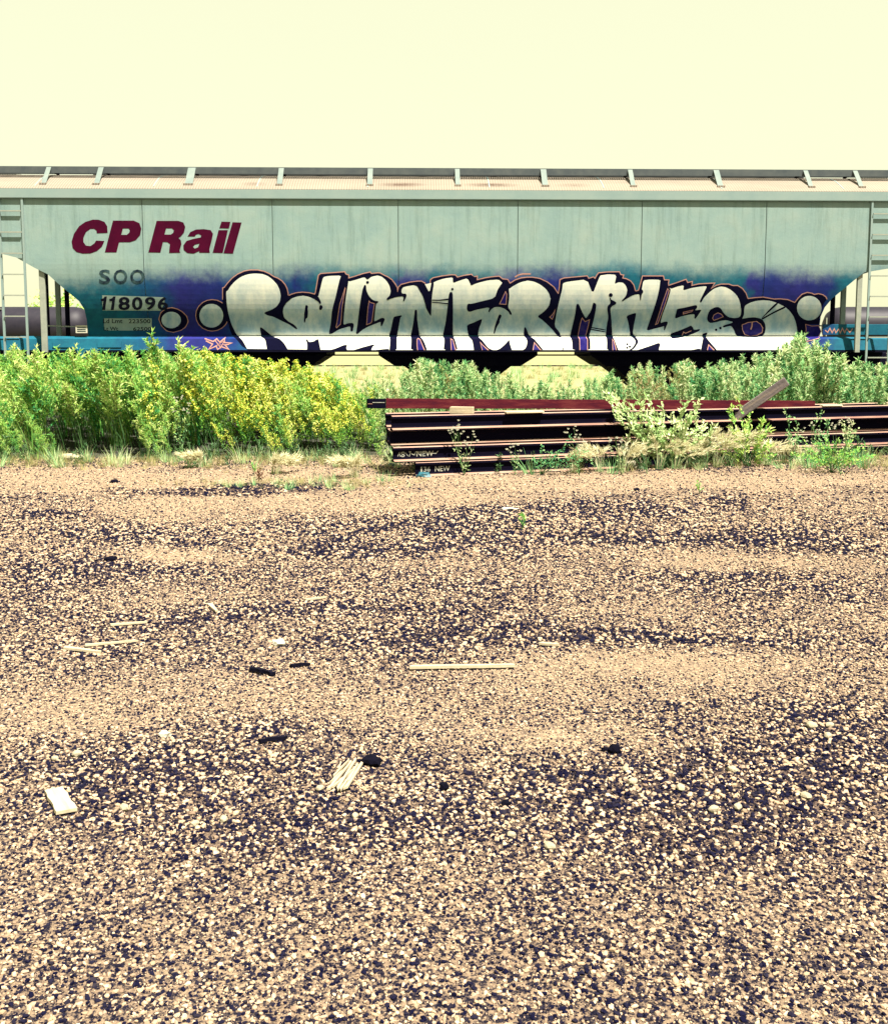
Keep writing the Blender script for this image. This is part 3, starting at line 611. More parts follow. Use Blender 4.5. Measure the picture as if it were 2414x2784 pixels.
# centre sill, hopper chutes, flange bars
extrude_profile('centre_sill', [(-0.3, Z_S1 + 0.25), (-0.3, Z_S1 + 0.02), (0.3, Z_S1 + 0.02), (0.3, Z_S1 + 0.25)], UL - 0.1, UR + 0.1, M['dark_under'], car)
zt = car_ray(CX, 966, 0.45)[1]
for cxp in (668, 1246, 1822):
    uc = car_ray(cxp, 967, 0.45)[0]; bm = bmesh.new()
    lv = [(Z_S1 - 0.002 + 0.1, 1.62, 0.9), (zt, 1.60, 1.12), (zt - 0.22, 1.27, 0.95), (zt - 0.225, 1.08, 0.9), (0.16, 0.42, 0.5)]
    rr = [[bm.verts.new((uc + a * hw_, b2 * dv, z)) for a, b2 in ((-1, -1), (1, -1), (1, 1), (-1, 1))] for z, hw_, dv in lv]
    for a, b_ in zip(rr, rr[1:]):
        for k in range(4): bm.faces.new((a[k], a[(k + 1) % 4], b_[(k + 1) % 4], b_[k]))
    bm.faces.new(rr[0]); bm.faces.new(rr[-1])
    h = bm_obj('hopper_chute', bm, M['dark_under'], car)
    box('outlet_gate', uc - 0.55, uc + 0.55, -0.6, 0.6, 0.10, 0.158, M['wheel'], h, 0.01)
z0 = car_ray(CX, 963, 0.48)[1]; z1 = car_ray(CX, 967, 0.48)[1]
for (a, b2) in ((200, 400), (878, 1032), (1462, 1601), (2020, 2230)):
    box('chute_bar', car_ray(a, 965, 0.48)[0] - .15, car_ray(b2, 965, 0.48)[0] + .15, 0.48 - HW, 0.56 - HW, z1, z0, M['dark_under'], car)
for a, b2 in ((UL, -4.3), (4.2, UR)): box('end_underframe', a, b2, -0.75, 0.75, 0.42, Z_S1 - 0.05, M['dark_under'], car, 0.02)
# end posts, ladders and platform
def post(px, py0, py1, v, w, mat, name):
    u, za = car_ray(px, py0, v); _, zb_ = car_ray(px, py1, v)
    return box(name, u - w, u + w, v - HW, v - HW + 0.06, zb_, za, M[mat], car, 0.006)
post(107, 600, 958, 0.05, 0.055, 'galv', 'end_post'); post(122, 720, 925, 0.5, 0.035, 'dark_under', 'end_brace'); post(153, 720, 925, 1.3, 0.05, 'chord', 'end_post'); post(177, 720, 925, 0.7, 0.04, 'dark_under', 'end_brace')
post(2268, 760, 905, 0.6, 0.04, 'dark_under', 'end_brace'); post(2296, 760, 905, 0.5, 0.05, 'chord', 'end_post'); post(2345, 600, 958, 0.05, 0.05, 'galv', 'end_post')
for s, px in ((-1, 40), (1, 2390)):                                             # side ladders at the ends
    u = car_ray(px, 800, 0.0)[0]; ld = empty('end_ladder', (u, -HW - 0.02, Z_S1)); ld.parent = car
    for q in (-0.22, 0.22): box('ladder_stile', q - 0.02, q + 0.02, -0.015, 0.015, -0.25, 2.9, M['chord'], ld)
    rm = None
    for k in range(8):
        if rm is None: o = box('ladder_rung', -0.2, 0.2, -0.012, 0.012, -0.012, 0.012, M['galv'], ld); rm = o.data
        else: o = link(bpy.data.objects.new('ladder_rung', rm), ld)
        o.location = (0, -0.03, -0.15 + 0.4 * k)
for px0, px1 in ((118, 240), (2228, 2330)):                                      # grab irons over the platform
    a = car_ray(px0, 885, 0.4); b2 = car_ray(px1, 889, 0.4); bm = bmesh.new(); cyl(bm, (a[0], 0.4 - HW, a[1]), (b2[0], 0.4 - HW, b2[1]), 0.014, n=8); bm_obj('grab_iron', bm, M['galv'], car)
u0, z0 = car_ray(206, 905, 0.30); u1, z1 = car_ray(237, 884, 0.30)
pl = box('placard', u0, u1, 0.30 - HW, 0.31 - HW, z0, z1, M['paper'], car, 0.0)
for k in range(3):
    zz = z0 + (z1 - z0) * (0.25 + 0.25 * k); box('placard_line', u0 + 0.03, u1 - 0.03, 0.296 - HW, 0.2995 - HW, zz - 0.008, zz + 0.008, M['fadeletter'], pl)
for s, uu in ((-1, (UL, endL[-1][0])), (1, (endR[-1][0], UR))):
    box('end_platform', uu[0] + 0.01, uu[1] - 0.01, 0.42 - HW, HW - 0.42, Z_FOOT - 0.09, Z_FOOT - 0.05, M['dark_under'], car)
# sill stirrup step and pads at the left
u0, z1 = car_ray(208, 946, VS1 - 0.02); u1, z0 = car_ray(268, 975, VS1 - 0.02)
st = box('stirrup_step', u0, u1, VS1 - HW - 0.03, VS1 - HW - 0.005, z0, z1, M['side'], car, 0.01)
bm = bmesh.new(); cyl(bm, ((u0 + u1) / 2, VS1 - HW - 0.031, (z0 + z1) / 2 - 0.02), ((u0 + u1) / 2, VS1 - HW - 0.036, (z0 + z1) / 2 - 0.02), 0.06, n=14); bm_obj('step_hole', bm, M['ink'], st)
for a, b2 in ((140, 205), (262, 330)):
    u0, z1 = car_ray(a, 927, VS0 - 0.09); u1, z0 = car_ray(b2, 944, VS1 + 0.0)
    conform('sill_pad', [([(u0, z0), (u1, z0), (u1, z1), (u0, z1)], [])], M['side'], 0.02, solid=0.018)
# trucks
def truck(u):
    t = empty('truck', (u, 0, 0)); t.parent = car
    for s in (-1, 1):
        bm = bmesh.new(); y = s * 1.0
        pr = [(-1.15, .36), (-.75, .32), (-.45, .2), (.45, .2), (.75, .32), (1.15, .36), (1.15, .56), (.6, .62), (.35, .72), (-.35, .72), (-.6, .62), (-1.15, .56)]
        A = [bm.verts.new((x, y - .07, z)) for x, z in pr]; B = [bm.verts.new((x, y + .07, z)) for x, z in pr]
        for k in range(len(pr)): bm.faces.new((A[k], A[(k + 1) % 12], B[(k + 1) % 12], B[k]))
        bm.faces.new(A[::-1]); bm.faces.new(B); bm_obj('side_frame', bm, M['dark_under'], t)
    for w in (-0.88, 0.88):
        bm = bmesh.new()
        for s in (-1, 1):
            y = s * 0.76; cyl(bm, (w, y - .03, .42), (w, y + .065, .42), .42, n=28); cyl(bm, (w, y - s * .05, .42), (w, y - s * .03, .42), .45, n=28)
        cyl(bm, (w, -.95, .42), (w, .95, .42), .08, n=12); bm_obj('wheelset', bm, M['wheel'], t)
    box('bolster', -.2, .2, -1.1, 1.1, .5, .82, M['dark_under'], t, 0.02)
truck(-6.9); truck(6.9)
for s in (-1, 1):
    x = UL - 0.1 if s < 0 else UR + 0.1
    bm = bmesh.new(); bx(bm, min(x, x + s * .7), max(x, x + s * .7), -.09, .09, .78, .96, bevel=.02); bx(bm, min(x + s * .6, x + s * .95), max(x + s * .6, x + s * .95), -.2, .2, .7, 1.02, bevel=.04)
    bm_obj('coupler', bm, M['wheel'], car)

# ---------------------------------------------------------------- lettering and graffiti laid on the side
def Z1(pts): return [S(80 + x / 2.8903, 400 + y / 2.8903) for x, y in pts]
LET = [([(615, 672), (612, 620), (590, 585), (545, 568), (500, 567), (440, 585), (390, 620), (350, 680), (332, 740), (340, 790), (370, 822), (420, 835), (480, 833), (530, 815), (570, 780), (590, 735), (525, 732), (510, 755), (480, 775), (445, 772), (425, 745), (425, 710), (445, 665), (480, 640), (510, 640), (528, 655), (530, 675)], []),
       ([(657, 575), (820, 575), (865, 595), (880, 640), (870, 690), (835, 730), (790, 745), (705, 745), (685, 825), (593, 825)], [[(735, 637), (780, 637), (790, 650), (785, 670), (765, 687), (722, 687)]]),
       ([(1000, 577), (1170, 577), (1210, 590), (1225, 625), (1215, 670), (1190, 700), (1172, 712), (1190, 730), (1195, 760), (1180, 810), (1185, 828), (1098, 830), (1100, 800), (1105, 760), (1085, 745), (1050, 743), (1030, 827), (935, 825)], [[(1075, 636), (1120, 636), (1135, 650), (1130, 672), (1110, 685), (1062, 685)]]),
       ([(1243, 700), (1265, 665), (1310, 645), (1370, 642), (1425, 650), (1443, 680), (1435, 720), (1415, 800), (1418, 828), (1335, 828), (1335, 815), (1290, 835), (1240, 830), (1212, 805), (1210, 770), (1235, 735), (1290, 718), (1345, 708), (1352, 692), (1330, 680), (1310, 685), (1300, 700)], [[(1337, 755), (1325, 785), (1300, 795), (1285, 782), (1300, 765)]]),
       ([(1487, 650), (1560, 650), (1520, 830), (1440, 828)], []), ([(1597, 588), (1668, 590), (1600, 835), (1525, 832)], [])]
for k, (o_, hs_) in enumerate(LET):
    polys = [(Z1(o_), [Z1(h) for h in hs_])]
    if k == 4: polys.append((Z1([(1510, 583), (1580, 585), (1568, 637), (1493, 635)]), []))
    ob = conform('letter', polys, M['maroon_letter'], 0.004); ob['label'] = 'maroon letter %s of CP Rail' % 'CPRail'[k]

def text_polys(body, rect, thick=0.0, per_glyph=None):
    cu = bpy.data.curves.new('txt', 'FONT'); cu.body = body; cu.offset = thick; cu.resolution_u = 3
    o = bpy.data.objects.new('txt', cu); C.objects.link(o)
    dg = bpy.context.evaluated_depsgraph_get(); me = bpy.data.meshes.new_from_object(o.evaluated_get(dg))
    co = np.array([v.co[:] for v in me.vertices]); fs = [list(p.vertices) for p in me.polygons]
    bpy.data.objects.remove(o); bpy.data.curves.remove(cu); bpy.data.meshes.remove(me)
    lo, hi = co.min(0), co.max(0); x0, y0, x1, y1 = rect
    pts = [(x0 + (c[0] - lo[0]) / (hi[0] - lo[0]) * (x1 - x0), y1 - (c[1] - lo[1]) / (hi[1] - lo[1]) * (y1 - y0)) for c in co]
    return pts, fs
def text_on_side(name, body, zrect, mat, off, thick, label=None):
    pts, fs = text_polys(body, zrect, thick); uz = Z1(pts)
    bm = bmesh.new(); bv = [bm.verts.new((u, prof(z) - off - HW, z)) for u, z in uz]
    for f in fs:
        try: bm.faces.new([bv[i] for i in f])
        except ValueError: pass
    ob = bm_obj(name, bm, mat, car)
    if label: ob['label'] = label
    return ob
conform('number_patch', [(Z1([(572, 1162), (900, 1172), (1062, 1178), (1062, 1230), (1030, 1284), (575, 1282)]), [])], M['stencil'], 0.003)
conform('weight_patch', [(Z1([(588, 1344), (962, 1344), (962, 1440), (586, 1440)]), [])], M['stencil'], 0.003)
text_on_side('reporting_mark', 'S', (548, 960, 636, 1072), M['fadeletter'], 0.0045, 0.02, 'faded stencilled SOO')
text_on_side('reporting_mark', 'O', (662, 960, 770, 1072), M['fadeletter'], 0.0045, 0.02)
text_on_side('reporting_mark', 'O', (792, 960, 905, 1072), M['fadeletter'], 0.0045, 0.02)
for a in (560, 628):
    conform('car_number', [(Z1([(a, 1192), (a + 22, 1186), (a + 32, 1172), (a + 50, 1172), (a + 36, 1278), (a + 12, 1278), (a + 22, 1208), (a + 2, 1210)]), [])], M['letter'], 0.0055)
for ch, a, b2 in (('8', 700, 790), ('0', 806, 890), ('9', 908, 992), ('6', 1008, 1090)):
    text_on_side('car_number', ch, (a, 1175, b2, 1280), M['letter'], 0.0055, 0.025)
for ch, r_ in (('Ld Lmt', (580, 1348, 732, 1382)), ('223500', (780, 1350, 952, 1383)), ('Lt Wt', (585, 1410, 698, 1440)), ('62500', (816, 1412, 958, 1442))):
    text_on_side('weight_stencil', ch, r_, M['letter'], 0.0055, 0.012)

K = 240.0 / 1792.0
TO = dict(A=600, B=800, C=1000, D=1200, E=1400, F=1600, G=1800, H=2000)
def trace(*runs):
    out = []
    for t, pts in runs: out += [(TO[t] + x * K, 720 + y * K) for x, y in pts]
    return out
def circ(t, x, y, r, n=18, ry=None):
    ry = ry or r
    return trace((t, [(x + r * math.cos(2 * math.pi * k / n), y + ry * math.sin(2 * math.pi * k / n)) for k in range(n)]))
def smooth(pts, closed=True):                        # one Chaikin pass rounds the sprayed corners slightly
    out = []; n = len(pts)
    for k in range(n):
        a, b_ = pts[k], pts[(k + 1) % n]
        out += [(a[0] * .82 + b_[0] * .18, a[1] * .82 + b_[1] * .18), (a[0] * .18 + b_[0] * .82, a[1] * .18 + b_[1] * .82)]
    return out
def paint(name, pts, mat, off, sm=True, label=None, cut=None):
    pts = smooth(pts) if sm else pts
    pts = [(x, min(y, 951.0)) for x, y in pts]
    o = conform(name, [(SP_(pts), [])], M[mat], off, cut=cut)
    if label: o['label'] = label
    return o
def ribbon_pts(pts, w, closed=False):
    n = len(pts); L = []; Rr = []
    for k in range(n):
        p = Vector(pts[k]); a = Vector(pts[k - 1]) if (k > 0 or closed) else None; c = Vector(pts[(k + 1) % n]) if (k < n - 1 or closed) else None
        d1 = (p - a).normalized() if a is not None else (c - p).normalized(); d2 = (c - p).normalized() if c is not None else d1
        t = d1 + d2; t = t.normalized() if t.length > 1e-4 else d1
        nn = Vector((-t.y, t.x)); m_ = w / max(0.45, nn.dot(Vector((-d1.y, d1.x))))
        L.append(tuple(p + nn * m_)); Rr.append(tuple(p - nn * m_))
    return L, Rr
def ribbon(name, pts, w, mat, off, closed=False, label=None):
    L, Rr = ribbon_pts(pts, w, closed); n = len(pts); polys = []
    cl = lambda p: (p[0], min(p[1], 951.5))
    for k in range(n if closed else n - 1):
        j = (k + 1) % n; q = [S(*cl(p)) for p in (L[k], L[j], Rr[j], Rr[k])]; polys.append((q, []))
    bm = bmesh.new()
    for q, _ in polys:
        bv = [bm.verts.new((u, 0, z)) for u, z in q]
        try: bm.faces.new(bv)
        except ValueError: pass
    zs = [v.co.z for v in bm.verts]
    for z, _ in PROF[1:-1]:
        if min(zs) < z < max(zs): bmesh.ops.bisect_plane(bm, geom=bm.verts[:] + bm.edges[:] + bm.faces[:], plane_co=(0, 0, z), plane_no=(0, 0, 1))
    for v in bm.verts: v.co.y = prof(v.co.z) - off - HW
    for f in bm.faces:
        f.normal_update()
        if f.normal.y > 0: f.normal_flip()
    o = bm_obj(name, bm, M[mat], car, recalc=False)
    if label: o['label'] = label
    return o

TOP = trace(('A', [(50, 700), (50, 470), (80, 460), (140, 380), (240, 270), (350, 190), (480, 130), (600, 108), (750, 108), (880, 135), (980, 180), (1080, 245), (1160, 275), (1240, 330), (1300, 400), (1340, 480), (1360, 570), (1362, 640), (1440, 600), (1540, 570), (1650, 560)]),
            ('B', [(180, 560), (300, 570), (420, 600), (440, 560), (500, 210), (540, 180), (1020, 145), (1040, 190), (1100, 210), (1095, 275), (1250, 230), (1400, 180), (1540, 150), (1560, 180), (1700, 165)]),
            ('C', [(250, 170), (330, 215), (400, 245), (480, 300), (550, 390), (590, 460), (602, 580), (630, 450), (680, 400), (850, 355), (1000, 335), (1090, 335), (1150, 370), (1200, 450), (1245, 565), (1265, 460), (1280, 300), (1330, 265), (1500, 230), (1700, 205)]),
            ('D', [(280, 210), (320, 255), (450, 220), (610, 195), (640, 250), (720, 235), (715, 310), (900, 265), (1080, 240), (1170, 235), (1240, 290), (1340, 300), (1390, 380), (1500, 310), (1620, 270), (1740, 255)]),
            ('E', [(350, 255), (500, 280), (650, 350), (780, 450), (885, 605), (910, 430), (920, 300), (1000, 270), (1460, 228), (1490, 280), (1590, 250), (1625, 285), (1660, 220), (1700, 165)]),
            ('F', [(400, 148), (620, 145), (645, 200), (700, 210), (680, 270), (760, 285), (850, 330), (910, 410), (945, 540), (1020, 520), (1100, 230), (1510, 230), (1530, 310), (1620, 310), (1600, 430)]),
            ('G', [(300, 365), (480, 300), (510, 365), (600, 345), (590, 425), (750, 390), (1050, 375), (980, 490), (1100, 420), (1200, 395), (1350, 395), (1430, 425), (1530, 425), (1620, 480), (1690, 570), (1735, 690)]),
            ('H', [(400, 670), (560, 660), (780, 700), (900, 695), (1050, 710), (1200, 770), (1280, 670), (1350, 600), (1450, 565), (1540, 580), (1590, 605), (1680, 590), (1760, 610), (1820, 650), (1845, 700)]))
ribbon('graffiti_outer_line', TOP, 2.6, 'salmon', 0.0022, label='salmon pink line round the top of the lettering')
paint('graffiti_outline', TOP + trace(('H', [(1790, 770), (1750, 840), (1700, 1080), (1690, 1200), (1420, 1200), (1400, 1440), (1390, 1740)]), ('A', [(560, 1740), (430, 1640), (330, 1510), (240, 1440), (195, 1330), (165, 1210), (60, 1000), (30, 850)])), 'ink', 0.004, sm=False, label='black outline behind the silver letters')
# two bubbles before the first letter and one behind the last
def zc_(pts): return [(80 + x / 2.8903, 400 + y / 2.8903) for x, y in pts]
b1 = zc_([(1020, 1350), (1035, 1300), (1075, 1270), (1120, 1262), (1165, 1275), (1200, 1295), (1235, 1330), (1245, 1370), (1225, 1410), (1190, 1435), (1130, 1452), (1080, 1440), (1040, 1400)])
ribbon('graffiti_outer_line', b1, 2.2, 'salmon', 0.0023, closed=True); paint('graffiti_outline', b1, 'ink', 0.0041)
b2_ = zc_([(1437 + 127 * math.cos(2 * math.pi * k / 20), 1320 + 121 * math.sin(2 * math.pi * k / 20)) for k in range(20)])
ribbon('graffiti_outer_line', b2_, 2.2, 'salmon', 0.0024, closed=True); paint('graffiti_outline', b2_, 'ink', 0.0046)
ell = lambda cx, cy, rx, ry: [(cx + rx * math.cos(2 * math.pi * k / 22), cy + ry * math.sin(2 * math.pi * k / 22)) for k in range(22)]
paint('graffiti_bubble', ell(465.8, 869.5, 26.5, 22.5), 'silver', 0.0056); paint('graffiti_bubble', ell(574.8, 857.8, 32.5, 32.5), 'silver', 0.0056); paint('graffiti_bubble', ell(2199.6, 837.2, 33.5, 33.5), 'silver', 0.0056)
SIL = trace(('A', [(560, 1740), (440, 1520), (320, 1410), (215, 1190), (160, 1000), (125, 800), (110, 540), (150, 515), (200, 430), (300, 320), (420, 235), (560, 185), (700, 172), (850, 182), (960, 225), (1060, 300), (1150, 400), (1200, 510), (1222, 630), (1205, 740), (1180, 820), (1300, 830), (1340, 760), (1440, 680), (1550, 640), (1680, 622)]),
            ('B', [(180, 622), (300, 645), (420, 700), (490, 640), (520, 520), (575, 290), (600, 240), (720, 220), (950, 215), (1100, 340), (1250, 300), (1430, 245), (1490, 292), (1560, 240), (1680, 215)]),
            ('C', [(190, 212), (280, 235), (370, 310), (440, 420), (465, 530), (445, 620), (670, 600), (690, 490), (720, 450), (800, 430), (930, 410), (1000, 430), (1345, 350), (1400, 320), (1550, 275), (1730, 250)]),
            ('D', [(240, 355), (270, 355), (400, 305), (530, 270), (600, 415), (750, 360), (950, 310), (1160, 295), (1235, 360), (1370, 490), (1450, 430), (1600, 350), (1740, 318)]),
            ('E', [(250, 315), (380, 335), (520, 400), (630, 490), (695, 590), (718, 690), (900, 690), (960, 480), (970, 370), (1060, 340), (1460, 290), (1575, 590), (1690, 300), (1730, 215)]),
            ('F', [(250, 210), (400, 188), (565, 200), (525, 390), (600, 352), (690, 355), (750, 410), (785, 500), (770, 590), (1040, 600), (1080, 490), (1110, 310), (1250, 295), (1455, 300), (1660, 490)]),
            ('G', [(300, 440), (440, 410), (420, 520), (600, 465), (800, 435), (910, 430), (850, 550), (755, 740), (785, 775), (850, 660), (950, 560), (1050, 480), (1180, 435), (1290, 450), (1400, 510), (1500, 600), (1560, 700), (1590, 820), (1605, 950)]),
            ('H', [(190, 820), (300, 760), (430, 725), (560, 715), (700, 725), (850, 775), (1000, 850), (1090, 930), (1170, 1040), (1220, 1170), (1245, 1320), (1245, 1440), (1225, 1500), (1210, 1590), (1120, 1720), (1050, 1740)]))
